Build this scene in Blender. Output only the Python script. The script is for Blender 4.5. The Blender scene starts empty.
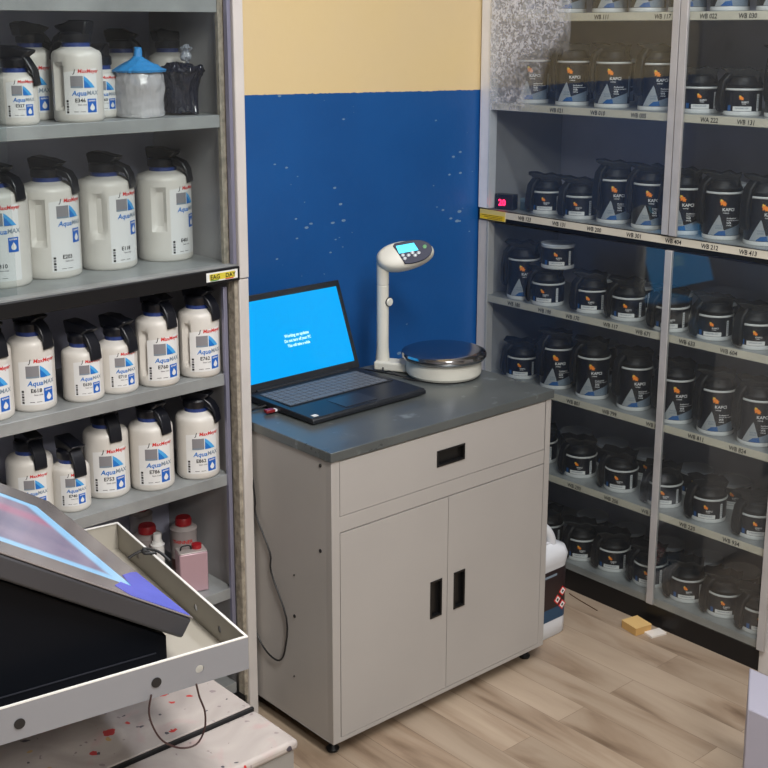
import bpy, bmesh, math, random
from mathutils import Vector, Matrix
random.seed(7)
S = bpy.context.scene
COL = S.collection
PI = math.pi
def rad(d): return math.radians(d)

# ------------------------------------------------------------ materials
MATS = {}
def srgb(c):
    return tuple(((v/255)/12.92 if v/255 <= .04045 else ((v/255+.055)/1.055)**2.4) for v in c)
def mat(name, col, rough=.5, metal=0., spec=.5, emit=None, estr=0., bump=0., bscale=60., var=0., vscale=8., coat=0., alpha=None, trans=0.):
    if name in MATS: return MATS[name]
    m = bpy.data.materials.new(name); m.use_nodes = True
    nt = m.node_tree; b = nt.nodes['Principled BSDF']
    c = srgb(col)
    b.inputs['Base Color'].default_value = (*c, 1)
    b.inputs['Roughness'].default_value = rough
    b.inputs['Metallic'].default_value = metal
    b.inputs['Specular IOR Level'].default_value = spec
    if coat: b.inputs['Coat Weight'].default_value = coat
    if trans: b.inputs['Transmission Weight'].default_value = trans
    if alpha is not None: b.inputs['Alpha'].default_value = alpha
    if emit:
        b.inputs['Emission Color'].default_value = (*srgb(emit), 1)
        b.inputs['Emission Strength'].default_value = estr
    if var or bump:
        tc = nt.nodes.new('ShaderNodeTexCoord')
    if var:
        n = nt.nodes.new('ShaderNodeTexNoise'); n.inputs['Scale'].default_value = vscale; n.inputs['Detail'].default_value = 6
        nt.links.new(tc.outputs['Object'], n.inputs['Vector'])
        mr = nt.nodes.new('ShaderNodeMapRange'); mr.inputs['From Min'].default_value = .3; mr.inputs['From Max'].default_value = .7
        mr.inputs['To Min'].default_value = 1-var; mr.inputs['To Max'].default_value = 1+var
        nt.links.new(n.outputs['Fac'], mr.inputs['Value'])
        mx = nt.nodes.new('ShaderNodeVectorMath'); mx.operation = 'SCALE'
        mx.inputs[0].default_value = c
        nt.links.new(mr.outputs['Result'], mx.inputs['Scale'])
        nt.links.new(mx.outputs['Vector'], b.inputs['Base Color'])
    if bump:
        n2 = nt.nodes.new('ShaderNodeTexNoise'); n2.inputs['Scale'].default_value = bscale; n2.inputs['Detail'].default_value = 4
        nt.links.new(tc.outputs['Object'], n2.inputs['Vector'])
        bp = nt.nodes.new('ShaderNodeBump'); bp.inputs['Strength'].default_value = bump; bp.inputs['Distance'].default_value = .01
        nt.links.new(n2.outputs['Fac'], bp.inputs['Height']); nt.links.new(bp.outputs['Normal'], b.inputs['Normal'])
    MATS[name] = m
    return m

def node(nt, t, **kw):
    n = nt.nodes.new(t)
    for k, v in kw.items(): setattr(n, k, v)
    return n
def mathn(nt, op, a, b=None, clamp=False):
    n = nt.nodes.new('ShaderNodeMath'); n.operation = op; n.use_clamp = clamp
    for i, v in enumerate((a, b)):
        if v is None: continue
        if isinstance(v, (int, float)): n.inputs[i].default_value = v
        else: nt.links.new(v, n.inputs[i])
    return n.outputs[0]
def mixc(nt, fac, a, b):
    n = nt.nodes.new('ShaderNodeMix'); n.data_type = 'RGBA'
    for i, v in ((0, fac), (6, a), (7, b)):
        if isinstance(v, (int, float)): n.inputs[i].default_value = v
        elif isinstance(v, tuple): n.inputs[i].default_value = (*v, 1)
        else: nt.links.new(v, n.inputs[i])
    return n.outputs[2]

def glass_mat(name, haze=.02, haze_var=.0, refl=1.0):
    m = bpy.data.materials.new(name); m.use_nodes = True
    nt = m.node_tree; nt.nodes.clear()
    out = node(nt, 'ShaderNodeOutputMaterial')
    tr = node(nt, 'ShaderNodeBsdfTransparent'); tr.inputs[0].default_value = (.93, .95, .95, 1)
    gl = node(nt, 'ShaderNodeBsdfGlossy'); gl.inputs['Roughness'].default_value = .0
    geo = node(nt, 'ShaderNodeNewGeometry')
    ior = mathn(nt, 'ADD', 1.5, mathn(nt, 'MULTIPLY', geo.outputs['Backfacing'], 1/1.5-1.5))
    fr = node(nt, 'ShaderNodeFresnel'); nt.links.new(ior, fr.inputs['IOR'])
    frm = mathn(nt, 'MULTIPLY', fr.outputs[0], refl)
    mx = node(nt, 'ShaderNodeMixShader'); nt.links.new(frm, mx.inputs[0])
    nt.links.new(tr.outputs[0], mx.inputs[1]); nt.links.new(gl.outputs[0], mx.inputs[2])
    df = node(nt, 'ShaderNodeBsdfDiffuse'); df.inputs[0].default_value = (.55, .57, .6, 1)
    mx2 = node(nt, 'ShaderNodeMixShader')
    if haze_var:
        tc = node(nt, 'ShaderNodeTexCoord'); no = node(nt, 'ShaderNodeTexNoise')
        no.inputs['Scale'].default_value = 5; no.inputs['Detail'].default_value = 5
        nt.links.new(tc.outputs['Object'], no.inputs['Vector'])
        h = mathn(nt, 'ADD', haze, mathn(nt, 'MULTIPLY', mathn(nt, 'SUBTRACT', no.outputs['Fac'], .5), haze_var), True)
        nt.links.new(h, mx2.inputs[0])
    else: mx2.inputs[0].default_value = haze
    nt.links.new(mx.outputs[0], mx2.inputs[1]); nt.links.new(df.outputs[0], mx2.inputs[2])
    nt.links.new(mx2.outputs[0], out.inputs[0])
    MATS[name] = m
    return m

# ------------------------------------------------------------ mesh builder
class MB:
    def __init__(s): s.v = []; s.f = []; s.mi = []; s.mats = []; s.T = Matrix()
    def m(s, mt):
        if mt not in s.mats: s.mats.append(mt)
        return s.mats.index(mt)
    def add(s, vs, fs, mt):
        o = len(s.v); k = s.m(mt)
        s.v += [tuple(s.T @ Vector(p)) for p in vs]
        for f in fs: s.f.append([o+i for i in f]); s.mi.append(k)
        return s
    def box(s, x0, x1, y0, y1, z0, z1, mt):
        vs = [(x0,y0,z0),(x1,y0,z0),(x1,y1,z0),(x0,y1,z0),(x0,y0,z1),(x1,y0,z1),(x1,y1,z1),(x0,y1,z1)]
        return s.add(vs, [(3,2,1,0),(4,5,6,7),(0,1,5,4),(1,2,6,5),(2,3,7,6),(3,0,4,7)], mt)
    def lathe(s, prof, mt, seg=28, cx=0, cy=0, sx=1, sy=1, a0=0, a1=2*PI):
        full = abs(a1-a0-2*PI) < 1e-6
        n = seg if full else seg+1
        vs = []; fs = []
        for (r, z) in prof:
            for k in range(n):
                a = a0+(a1-a0)*k/seg
                vs.append((cx+r*sx*math.sin(a), cy-r*sy*math.cos(a), z))
        for i in range(len(prof)-1):
            for k in range(seg):
                k2 = (k+1) % n
                fs.append((i*n+k, i*n+k2, (i+1)*n+k2, (i+1)*n+k))
        if full:
            if prof[0][0] > 1e-5: fs.append(tuple(reversed(range(n))))
            if prof[-1][0] > 1e-5: fs.append(tuple((len(prof)-1)*n+k for k in range(n)))
        return s.add(vs, fs, mt)
    def prism(s, poly, d0, d1, mt, axis='y'):
        n = len(poly)
        ar = sum(poly[i][0]*poly[(i+1)%n][1]-poly[(i+1)%n][0]*poly[i][1] for i in range(n))
        if ar < 0: poly = list(reversed(poly))
        def P(p, d):
            if axis == 'y': return (p[0], d, p[1])
            if axis == 'x': return (d, p[0], p[1])
            return (p[0], p[1], d)
        vs = [P(p, d0) for p in poly]+[P(p, d1) for p in poly]
        fs = [tuple(range(n)), tuple(reversed(range(n, 2*n)))]+[(i, i+n, (i+1)%n+n, (i+1)%n) for i in range(n)]
        if axis != 'y': fs = [tuple(reversed(f)) for f in fs]
        return s.add(vs, fs, mt)
    def tube(s, pts, r, mt, seg=8, smooth=4, closed=False):
        P = [Vector(p) for p in pts]
        if smooth > 1 and len(P) > 2:
            Q = []
            n = len(P)
            for i in range(n-1):
                p0 = P[max(i-1, 0)]; p1 = P[i]; p2 = P[i+1]; p3 = P[min(i+2, n-1)]
                for k in range(smooth):
                    t = k/smooth
                    Q.append(.5*((2*p1)+(p2-p0)*t+(2*p0-5*p1+4*p2-p3)*t*t+(3*p1-p0-3*p2+p3)*t**3))
            Q.append(P[-1]); P = Q
        vs = []; fs = []; n = len(P)
        up = Vector((0, 0, 1))
        t0 = (P[1]-P[0]).normalized()
        if abs(t0.dot(up)) > .9: up = Vector((1, 0, 0))
        u = t0.cross(up).normalized()
        for i, p in enumerate(P):
            t = (P[min(i+1, n-1)]-P[max(i-1, 0)]).normalized()
            u = (u-t*u.dot(t)).normalized(); w = t.cross(u)
            for k in range(seg):
                a = 2*PI*k/seg
                vs.append(p+u*(r*math.cos(a))+w*(r*math.sin(a)))
        for i in range(n-1):
            for k in range(seg):
                k2 = (k+1) % seg
                fs.append((i*seg+k, i*seg+k2, (i+1)*seg+k2, (i+1)*seg+k))
        fs.append(tuple(reversed(range(seg)))); fs.append(tuple((n-1)*seg+k for k in range(seg)))
        return s.add(vs, fs, mt)
    def wrap_poly(s, poly, R, mt, z0=0, off=.0004, step=.006, cxy=(0, 0)):
        # polygon given as (x, z) on an unrolled label, wrapped on a cylinder of radius R (front is -y)
        bm = bmesh.new()
        vs = [bm.verts.new((p[0], 0, p[1])) for p in poly]
        f = bm.faces.new(vs)
        x0 = min(p[0] for p in poly); x1 = max(p[0] for p in poly)
        k = math.floor(x0/step)+1
        while k*step < x1-1e-5:
            bmesh.ops.bisect_plane(bm, geom=bm.verts[:]+bm.edges[:]+bm.faces[:], plane_co=(k*step, 0, 0), plane_no=(1, 0, 0), dist=1e-6)
            k += 1
        bm.verts.index_update()
        vl = []
        for v in bm.verts:
            a = v.co.x/R
            vl.append((cxy[0]+(R+off)*math.sin(a), cxy[1]-(R+off)*math.cos(a), z0+v.co.z))
        fl = [tuple(v.index for v in f.verts) for f in bm.faces]
        n = f.normal if False else None
        # orientation outward
        out = []
        for f in fl:
            a, b, c = (Vector(vl[i]) for i in f[:3])
            nn = (b-a).cross(c-a); mid = Vector((a.x-cxy[0], a.y-cxy[1], 0))
            out.append(tuple(reversed(f)) if nn.dot(mid) < 0 else f)
        bm.free()
        return s.add(vl, out, mt)
    def wrap_rect(s, x0, x1, z0, z1, R, mt, off=.0004):
        return s.wrap_poly([(x0, z0), (x1, z0), (x1, z1), (x0, z1)], R, mt, 0, off)
    def text(s, txt, size, mt, place, align='LEFT', squash=1., bold=.022):
        BOLD[0] = size*bold
        vs, fs = text_mesh(txt, size, align)
        vl = [place(x*squash, y) for x, y in vs]
        return s.add(vl, fs, mt)
    def wrap_text(s, txt, size, x, z, R, mt, off=.0008, align='LEFT', slant=0., squash=1.):
        return s.text(txt, size, mt, lambda u, w: ((R+off)*math.sin((x+u+slant*w)/R), -(R+off)*math.cos((x+u+slant*w)/R), z+w), align, squash)
    def build(s, name, parent=None, bevel=0., smooth=35, seg=2):
        me = bpy.data.meshes.new(name); me.from_pydata(s.v, [], s.f)
        for mt in s.mats: me.materials.append(mt)
        me.polygons.foreach_set('material_index', s.mi)
        me.update()
        bm = bmesh.new(); bm.from_mesh(me)
        bmesh.ops.remove_doubles(bm, verts=bm.verts, dist=1e-6)
        bm.to_mesh(me); bm.free()
        if smooth:
            me.polygons.foreach_set('use_smooth', [True]*len(me.polygons))
            me.set_sharp_from_angle(angle=rad(smooth))
        o = bpy.data.objects.new(name, me); COL.objects.link(o)
        if parent: o.parent = parent
        if bevel:
            b = o.modifiers.new('bevel', 'BEVEL'); b.width = bevel; b.segments = seg; b.limit_method = 'ANGLE'; b.angle_limit = rad(40)
        return o

_tc = {}
BOLD = [.0]
def text_mesh(txt, size, align='LEFT'):
    k = (txt, size, align, BOLD[0])
    if k in _tc: return _tc[k]
    cu = bpy.data.curves.new('t', 'FONT'); cu.body = txt; cu.size = size; cu.align_x = align; cu.resolution_u = 2; cu.offset = BOLD[0]
    o = bpy.data.objects.new('t', cu); COL.objects.link(o)
    bpy.context.view_layer.update()
    me = o.evaluated_get(bpy.context.evaluated_depsgraph_get()).to_mesh()
    vs = [(v.co.x, v.co.y) for v in me.vertices]; fs = [tuple(p.vertices) for p in me.polygons]
    o.to_mesh_clear()
    bpy.data.objects.remove(o); bpy.data.curves.remove(cu)
    _tc[k] = (vs, fs)
    return _tc[k]

def tag(o, label=None, cat=None, group=None, kind=None):
    if label: o['label'] = label
    if cat: o['category'] = cat
    if group: o['group'] = group
    if kind: o['kind'] = kind
    return o
def thing(name, label, cat, loc=(0, 0, 0), rz=0, group=None):
    o = bpy.data.objects.new(name, None); COL.objects.link(o); o.empty_display_size = .05
    o.location = loc; o.rotation_euler = (0, 0, rz)
    return tag(o, label, cat, group)
def copy_tree(o, parent=None):
    c = o.copy(); COL.objects.link(c)
    if parent: c.parent = parent
    for ch in list(o.children): copy_tree(ch, c)
    return c

# ------------------------------------------------------------ material palette
white_metal = mat('white_metal', (196, 191, 186), .42, 0, .5, var=.05, vscale=5)
post_white = mat('post_white', (196, 191, 187), .38, .0, .5, var=.05, vscale=12)
alu = mat('aluminium', (232, 233, 238), .3, .1, var=.06, vscale=14)
stile_mat = mat('stile_metal', (182, 180, 180), .4, .3, var=.08, vscale=18)
shelf_metal = mat('shelf_metal', (158, 161, 161), .42, .35, var=.22, vscale=9, bump=.02, bscale=40)
panel_in = mat('cabinet_inner', (158, 157, 158), .5, .1, var=.14, vscale=5)
back_in = mat('cabinet_back', (182, 184, 204), .5, .1, var=.15, vscale=4)
black_rail = mat('black_rail', (18, 18, 20), .4, 0, .4)
black_pl = mat('black_plastic', (9, 9, 12), .5, 0, .3, var=.2, vscale=30, bump=.12, bscale=70)
navy_pl = mat('dark_lid_plastic', (13, 15, 23), .35, 0, .5, var=.15, vscale=40)
lab_black = mat('label_black', (14, 16, 26), .35, 0, .5)
can_white = mat('can_white', (205, 206, 205), .4)
lab_silver = mat('label_silver', (168, 174, 178), .35, .2)
lab_grey = mat('label_grey', (120, 134, 148), .4)
lab_blue = mat('label_blue', (30, 88, 150), .4)
lab_white = mat('label_white', (222, 222, 220), .5)
orange = mat('logo_orange', (250, 140, 30), .45)
yellow = mat('logo_yellow', (245, 215, 90), .45)
red = mat('logo_red', (200, 30, 28), .45)
ink = mat('ink_black', (20, 20, 22), .5)
txt_white = mat('text_white', (225, 225, 225), .5)
bottle_white = mat('bottle_white', (208, 204, 197), .38, 0, .5, var=.04, vscale=25)
paper = mat('label_paper', (220, 220, 219), .45)
aq_blue = mat('aqua_blue', (20, 110, 190), .4)
sky_blue = mat('sky_blue', (70, 160, 220), .4)
swatch = mat('swatch_grey', (128, 126, 130), .5)
strip_cream = mat('strip_cream', (200, 194, 178), .55, var=.06, vscale=10)
clear_lid = mat('clear_lid', (190, 196, 205), .25, 0, .6)
blue_ring = mat('blue_ring', (40, 60, 120), .35)

glass_r = glass_mat('pane_glass_right', .016, 0, 1.2)
glass_l = glass_mat('pane_glass_left', .006, .04, .45)

# ------------------------------------------------------------ room
def wall_paint():
    m = bpy.data.materials.new('wall_paint'); m.use_nodes = True
    nt = m.node_tree; b = nt.nodes['Principled BSDF']; b.inputs['Roughness'].default_value = .42
    tc = node(nt, 'ShaderNodeTexCoord'); sp = node(nt, 'ShaderNodeSeparateXYZ')
    nt.links.new(tc.outputs['Object'], sp.inputs[0])
    n1 = node(nt, 'ShaderNodeTexNoise'); n1.inputs['Scale'].default_value = 60; n1.inputs['Detail'].default_value = 3
    nt.links.new(tc.outputs['Object'], n1.inputs['Vector'])
    line = mathn(nt, 'ADD', 1.4725, mathn(nt, 'MULTIPLY', sp.outputs['X'], -.0165))
    z = mathn(nt, 'ADD', sp.outputs['Z'], mathn(nt, 'MULTIPLY', mathn(nt, 'SUBTRACT', n1.outputs['Fac'], .5), .006))
    up = mathn(nt, 'GREATER_THAN', z, line)
    # chips
    mp = node(nt, 'ShaderNodeMapping'); mp.inputs['Scale'].default_value = (22, 22, 46); mp.inputs['Rotation'].default_value = (0, .6, 0)
    nt.links.new(tc.outputs['Object'], mp.inputs[0])
    vo = node(nt, 'ShaderNodeTexVoronoi'); vo.inputs['Scale'].default_value = 1.0
    nt.links.new(mp.outputs[0], vo.inputs['Vector'])
    wn = node(nt, 'ShaderNodeTexNoise'); wn.inputs['Scale'].default_value = 4.2; wn.inputs['Detail'].default_value = 2
    nt.links.new(tc.outputs['Object'], wn.inputs['Vector'])
    thr = mathn(nt, 'MULTIPLY', mathn(nt, 'SUBTRACT', wn.outputs['Fac'], .40), .8)
    n5 = node(nt, 'ShaderNodeTexNoise'); n5.inputs['Scale'].default_value = 140
    nt.links.new(tc.outputs['Object'], n5.inputs['Vector'])
    dist = mathn(nt, 'ADD', vo.outputs['Distance'], mathn(nt, 'MULTIPLY', n5.outputs['Fac'], .10))
    chip = mathn(nt, 'LESS_THAN', dist, thr)
    n3 = node(nt, 'ShaderNodeTexNoise'); n3.inputs['Scale'].default_value = 3; n3.inputs['Detail'].default_value = 5
    nt.links.new(tc.outputs['Object'], n3.inputs['Vector'])
    blue = mixc(nt, n3.outputs['Fac'], srgb((16, 70, 130)), srgb((24, 90, 158)))
    blue = mixc(nt, mathn(nt, 'MULTIPLY', chip, .5), blue, srgb((150, 175, 190)))
    yel = mixc(nt, n3.outputs['Fac'], srgb((226, 200, 142)), srgb((220, 198, 158)))
    nt.links.new(mixc(nt, up, blue, yel), b.inputs['Base Color'])
    n4 = node(nt, 'ShaderNodeTexNoise'); n4.inputs['Scale'].default_value = 45; n4.inputs['Detail'].default_value = 3
    nt.links.new(tc.outputs['Object'], n4.inputs['Vector'])
    bp = node(nt, 'ShaderNodeBump'); bp.inputs['Strength'].default_value = .12; bp.inputs['Distance'].default_value = .01
    nt.links.new(n4.outputs['Fac'], bp.inputs['Height']); nt.links.new(bp.outputs[0], b.inputs['Normal'])
    return m
def floor_wood():
    m = bpy.data.materials.new('floor_laminate'); m.use_nodes = True
    nt = m.node_tree; b = nt.nodes['Principled BSDF']; b.inputs['Roughness'].default_value = .36
    tc = node(nt, 'ShaderNodeTexCoord')
    mp = node(nt, 'ShaderNodeMapping'); mp.inputs['Rotation'].default_value = (0, 0, PI/2); mp.inputs['Location'].default_value = (.31, .07, 0)
    nt.links.new(tc.outputs['Object'], mp.inputs[0])
    br = node(nt, 'ShaderNodeTexBrick')
    br.inputs['Color1'].default_value = (0, 0, 0, 1); br.inputs['Color2'].default_value = (1, 1, 1, 1); br.inputs['Mortar'].default_value = (.5, .5, .5, 1)
    br.inputs['Scale'].default_value = 1; br.inputs['Mortar Size'].default_value = .0008
    br.inputs['Brick Width'].default_value = .85; br.inputs['Row Height'].default_value = .098; br.offset = .37
    nt.links.new(mp.outputs[0], br.inputs['Vector'])
    mp2 = node(nt, 'ShaderNodeMapping'); mp2.inputs['Scale'].default_value = (9, 1.6, 1)
    nt.links.new(tc.outputs['Object'], mp2.inputs[0])
    addv = node(nt, 'ShaderNodeVectorMath', operation='MULTIPLY_ADD')
    addv.inputs[1].default_value = (7, 7, 7)
    nt.links.new(br.outputs['Color'], addv.inputs[0]); nt.links.new(mp2.outputs[0], addv.inputs[2])
    n1 = node(nt, 'ShaderNodeTexNoise'); n1.inputs['Scale'].default_value = 1.1; n1.inputs['Detail'].default_value = 7; n1.inputs['Distortion'].default_value = .8
    nt.links.new(addv.outputs[0], n1.inputs['Vector'])
    mp3 = node(nt, 'ShaderNodeMapping'); mp3.inputs['Scale'].default_value = (70, 4, 1)
    nt.links.new(tc.outputs['Object'], mp3.inputs[0])
    n2 = node(nt, 'ShaderNodeTexNoise'); n2.inputs['Scale'].default_value = 1.; n2.inputs['Detail'].default_value = 5
    nt.links.new(mp3.outputs[0], n2.inputs['Vector'])
    ra = node(nt, 'ShaderNodeValToRGB'); r = ra.color_ramp
    r.elements[0].position = .28; r.elements[0].color = (*srgb((108, 89, 72)), 1)
    r.elements[1].position = .66; r.elements[1].color = (*srgb((178, 160, 140)), 1)
    e = r.elements.new(.40); e.color = (*srgb((152, 132, 112)), 1)
    e = r.elements.new(.50); e.color = (*srgb((168, 150, 130)), 1)
    nt.links.new(n1.outputs['Fac'], ra.inputs[0])
    c = mixc(nt, mathn(nt, 'MULTIPLY', n2.outputs['Fac'], .22), ra.outputs[0], srgb((118, 99, 80)))
    sc = node(nt, 'ShaderNodeVectorMath', operation='SCALE')
    nt.links.new(c, sc.inputs[0])
    sepc = node(nt, 'ShaderNodeSeparateColor'); nt.links.new(br.outputs['Color'], sepc.inputs[0])
    nt.links.new(mathn(nt, 'ADD', .88, mathn(nt, 'MULTIPLY', sepc.outputs[0], .22)), sc.inputs['Scale'])
    c2 = mixc(nt, mathn(nt, 'MULTIPLY', br.outputs['Fac'], .6), sc.outputs[0], srgb((95, 75, 60)))
    nt.links.new(c2, b.inputs['Base Color'])
    return m
plain_wall = mat('plain_wall', (128, 126, 124), .7, var=.04, vscale=2)
ceil_m = mat('ceiling_white', (190, 190, 190), .8)
X0, X1, Y0, Y1, ZC = -3.4, 1.46, -4.4, .632, 2.75
MB().box(X0, X1, Y0, Y1, -.1, 0, floor_wood()).build('floor', smooth=0)['kind'] = 'structure'
MB().box(X0, X1, Y0, Y1, ZC, ZC+.1, ceil_m).build('ceiling', smooth=0)['kind'] = 'structure'
MB().box(X0-.1, X1+.1, Y1, Y1+.12, -.1, ZC+.1, wall_paint()).build('wall_back', smooth=0)['kind'] = 'structure'
MB().box(X1, X1+.1, Y0-.1, Y1, -.1, ZC+.1, plain_wall).build('wall_right', smooth=0)['kind'] = 'structure'
MB().box(X0-.1, X0, Y0-.1, Y1, -.1, ZC+.1, plain_wall).build('wall_left', smooth=0)['kind'] = 'structure'
MB().box(X0, X1, Y0-.1, Y0, -.1, ZC+.1, plain_wall).build('wall_front', smooth=0)['kind'] = 'structure'

# ------------------------------------------------------------ lamps of the room (fluorescent ceiling fixtures) and one added fill lamp
def ceiling_lamp(x, y, sx, sy, power, label, col=(1, .96, .90)):
    t = thing('ceiling_light', label, 'ceiling light', (x, y, ZC-.06))
    MB().box(-sx/2-.03, sx/2+.03, -sy/2-.03, sy/2+.03, .02, .06, white_metal).build('housing', t)
    MB().box(-sx/2, sx/2, -sy/2, sy/2, .012, .02, mat('diffuser', (240, 240, 240), .5, emit=(255, 248, 235), estr=4)).build('diffuser', t)
    l = bpy.data.lights.new('lamp', 'AREA'); l.shape = 'RECTANGLE'; l.size = sx; l.size_y = sy; l.energy = power; l.color = col
    o = bpy.data.objects.new('lamp', l); COL.objects.link(o); o.location = (x, y, ZC-.055)
    return t
ceiling_lamp(-.68, -1.75, .35, 1.25, 44, 'fluorescent ceiling light in front of the drawer cabinet', (1, .98, .955))
ceiling_lamp(.35, -.75, .12, 1.2, 13, 'slim tube ceiling light between the two cabinets', (.86, .9, 1))
ceiling_lamp(-1.5, -3.3, .6, .6, 42, 'added square fill light on the ceiling behind the bench', (1, .97, .94))  # added fill lamp, set far back to brighten the backs of the shelf bays

w = bpy.data.worlds.new('world'); S.world = w; w.use_nodes = True
w.node_tree.nodes['Background'].inputs[0].default_value = (.6, .65, .75, 1)
w.node_tree.nodes['Background'].inputs[1].default_value = .25

# ------------------------------------------------------------ left storage cabinet
LC = thing('storage_cabinet', 'tall metal storage cabinet on the left holding white paint bottles', 'cabinet', (-.007, .28, 0), rad(1.6))
W_, D_ = 1.05, .325
LZ = [1.693, 1.45, 1.122, .868, .626, .34, .09]
m = MB(); m.box(-.026, 0, 0, .03, 0, 1.086, post_white); m.build('post', LC, .002)
m = MB(); m.box(-.026, 0, -.002, .03, 1.088, 2.0, post_white); m.build('post', LC, .002)
MB().box(-.026, -.002, .03, D_, 0, 2.0, panel_in).build('side_panel', LC)
MB().box(-W_, -W_+.026, 0, D_, 0, 2.0, panel_in).build('side_panel', LC, .001)
MB().box(-W_, 0, D_, D_+.004, 0, 2.0, back_in).build('back_panel', LC)
MB().box(-W_, 0, 0, D_, 1.99, 2.01, post_white).build('top_panel', LC, .002)
chan = mat('channel_lilac', (150, 150, 172), .35, .6)
tan = mat('worn_edge', (150, 142, 128), .7, var=.35, vscale=60, bump=.3, bscale=120)
MB().box(-.038, -.0285, .004, .018, 1.122, 1.99, chan).build('door_channel', LC, .001)
MB().box(-.048, -.0262, .024, .034, 1.122, 1.99, tan).build('worn_lip', LC)
MB().box(-.036, -.0262, .006, .03, .04, 1.084, tan).build('worn_lip', LC)
MB().box(-.056, -.046, .02, .03, .12, 1.07, chan).build('door_channel', LC, .001)
for i, z in enumerate(LZ):
    if i == 2:
        MB().box(-W_+.03, -.028, .004, D_, z-.004, z, shelf_metal).build('shelf', LC)
        rail = MB().box(-W_+.002, -.0265, -.004, .03, 1.086, z-.004, black_rail).build('middle_rail', LC, .002)
        st = MB()
        st.box(-.118, -.034, -.0055, -.0042, 1.093, 1.113, lab_white)
        st.box(-.110, -.042, -.0060, -.0054, 1.096, 1.110, mat('sticker_yellow', (205, 190, 60), .5))
        st.box(-.108, -.086, -.0063, -.0059, 1.0945, 1.0965, mat('sticker_green', (40, 130, 60), .5))
        st.box(-.068, -.046, -.0063, -.0059, 1.0945, 1.0965, red)
        st.text('EAG', .0135, ink, lambda u, v: (-.1085+u, -.0066, 1.0985+v)); st.text('DAY', .0135, ink, lambda u, v: (-.068+u, -.0066, 1.0985+v))
        o = st.build('sticker', rail, smooth=0); o['label'] = 'small yellow sticker with dark letters on the black rail'
    else:
        mm = MB(); mm.box(-W_+.03, -.030 if i < 2 else -.045, .03, D_, z-.003, z, shelf_metal); mm.box(-W_+.03, -.030 if i < 2 else -.045, .027, .03, z-.027, z, shelf_metal)
        mm.build('shelf', LC, .001)
# glass doors (sliding, mostly over the upper part)
MB().box(-.60, -.045, .012, .016, 1.126, 1.985, glass_l).build('glass_door', LC, smooth=0)
MB().box(-1.02, -.55, .018, .022, 1.126, 1.985, glass_l).build('glass_door', LC, smooth=0)
MB().box(-W_+.03, -.03, .006, .03, .0, .06, black_rail).build('plinth', LC)

# ------------------------------------------------------------ right display cabinet (front plane x = RX)
RX = 1.09
RC = thing('display_cabinet', 'tall glass-fronted cabinet on the right filled with black paint cans', 'cabinet', (RX, .625, 0))
RZ = [1.672, 1.42, 1.104, .842, .592, .339, .085]
YL, YR = 0, -1.066     # local y extents (world .625 .. -.42)
def ly(y): return y-.625
MB().box(0, .028, -.042, 0, 0, 1.071, post_white).build('post', RC, .002)
MB().box(-.003, .028, -.042, 0, 1.106, 2.0, alu).build('post', RC, .002)
MB().box(0, .028, YR, YR+.03, 0, 1.071, post_white).build('post', RC, .002)
MB().box(-.003, .028, YR, YR+.03, 1.106, 2.0, alu).build('post', RC, .002)
MB().box(.028, .34, -.028, -.004, 0, 2.0, panel_in).build('side_panel', RC)
MB().box(.028, .34, YR, YR+.024, 0, 2.0, panel_in).build('side_panel', RC)
MB().box(.34, .344, YR, 0, 0, 2.0, back_in).build('back_panel', RC)
MB().box(0, .34, YR, 0, 1.99, 2.01, post_white).build('top_panel', RC, .002)
labels = {0: [(.553, 'WB 100'), (.403, 'WB 117'), (.215, 'WB 111'), (.02, 'WB 117'), (-.115, 'WB 022'), (-.225, 'WB 030')],
 1: [(.515, 'WB 101'), (.36, 'WB 021'), (.215, 'WB 010'), (.08, 'WB 005'), (-.135, 'WA 222'), (-.24, 'WB 131')],
 2: [(.46, 'WB 123'), (.33, 'WB 131'), (.205, 'WB 200'), (.07, 'WB 301'), (-.055, 'WB 404'), (-.165, 'WB 212'), (-.275, 'WB 413')],
 3: [(.50, 'WB 180'), (.38, 'WB 190'), (.275, 'WB 170'), (.14, 'WB 117'), (.03, 'WB 671'), (-.11, 'WB 633'), (-.235, 'WB 604')],
 4: [(.42, 'WB 700'), (.26, 'WB 801'), (.13, 'WB 799'), (-.02, 'WB 817'), (-.155, 'WB 811'), (-.28, 'WB 824')],
 5: [(.40, 'WB 390'), (.245, 'WB 290'), (.11, 'WB 206'), (-.02, 'WB 210'), (-.145, 'WB 220'), (-.28, 'WB 934')],
 6: [(.36, 'WB 050'), (.2, 'WB 060'), (.05, 'WB 070'), (-.12, 'WB 080'), (-.3, 'WB 090')]}
for i, z in enumerate(RZ):
    sh = MB().box(.006, .338, YR+.026, -.03, z-.0035, z, shelf_metal)
    if i != 2: sh.box(.0035, .006, YR+.026, -.03, z-.022, z, shelf_metal)
    sh = sh.build('shelf', RC)
    if i == 2:
        rl = MB().box(-.004, .006, YR+.002, -.004, 1.071, z, black_rail).build('middle_rail', RC, .001)
        ls = MB().box(-.0055, -.0042, YR+.01, -.09, z-.0205, z-.001, strip_cream)
        xs = -.0061
        par = rl
    elif i == 6:
        ls = MB().box(.0020, .0034, YR+.03, -.045, z-.010, z-.001, shelf_metal); xs = .0015; par = sh
    else:
        ls = MB().box(.0020, .0034, YR+.03, -.045, z-.0205, z-.0005, strip_cream); xs = .0015; par = sh
    if i < 6:
        for (yy, t) in labels[i]:
            ls.text(t, .0165, ink, lambda u, v, yy=yy, z=z, xs=xs: (xs, ly(yy)-u-.1*v, z-.017+v), squash=.9)
    o = ls.build('label_strip', par, smooth=0); o['label'] = 'pale strip along the shelf edge with handwritten code numbers'
st = MB().box(-.0068, -.0043, -.115, -.012, 1.074, 1.1035, mat('sticker_cream', (206, 190, 120), .5))
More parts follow.
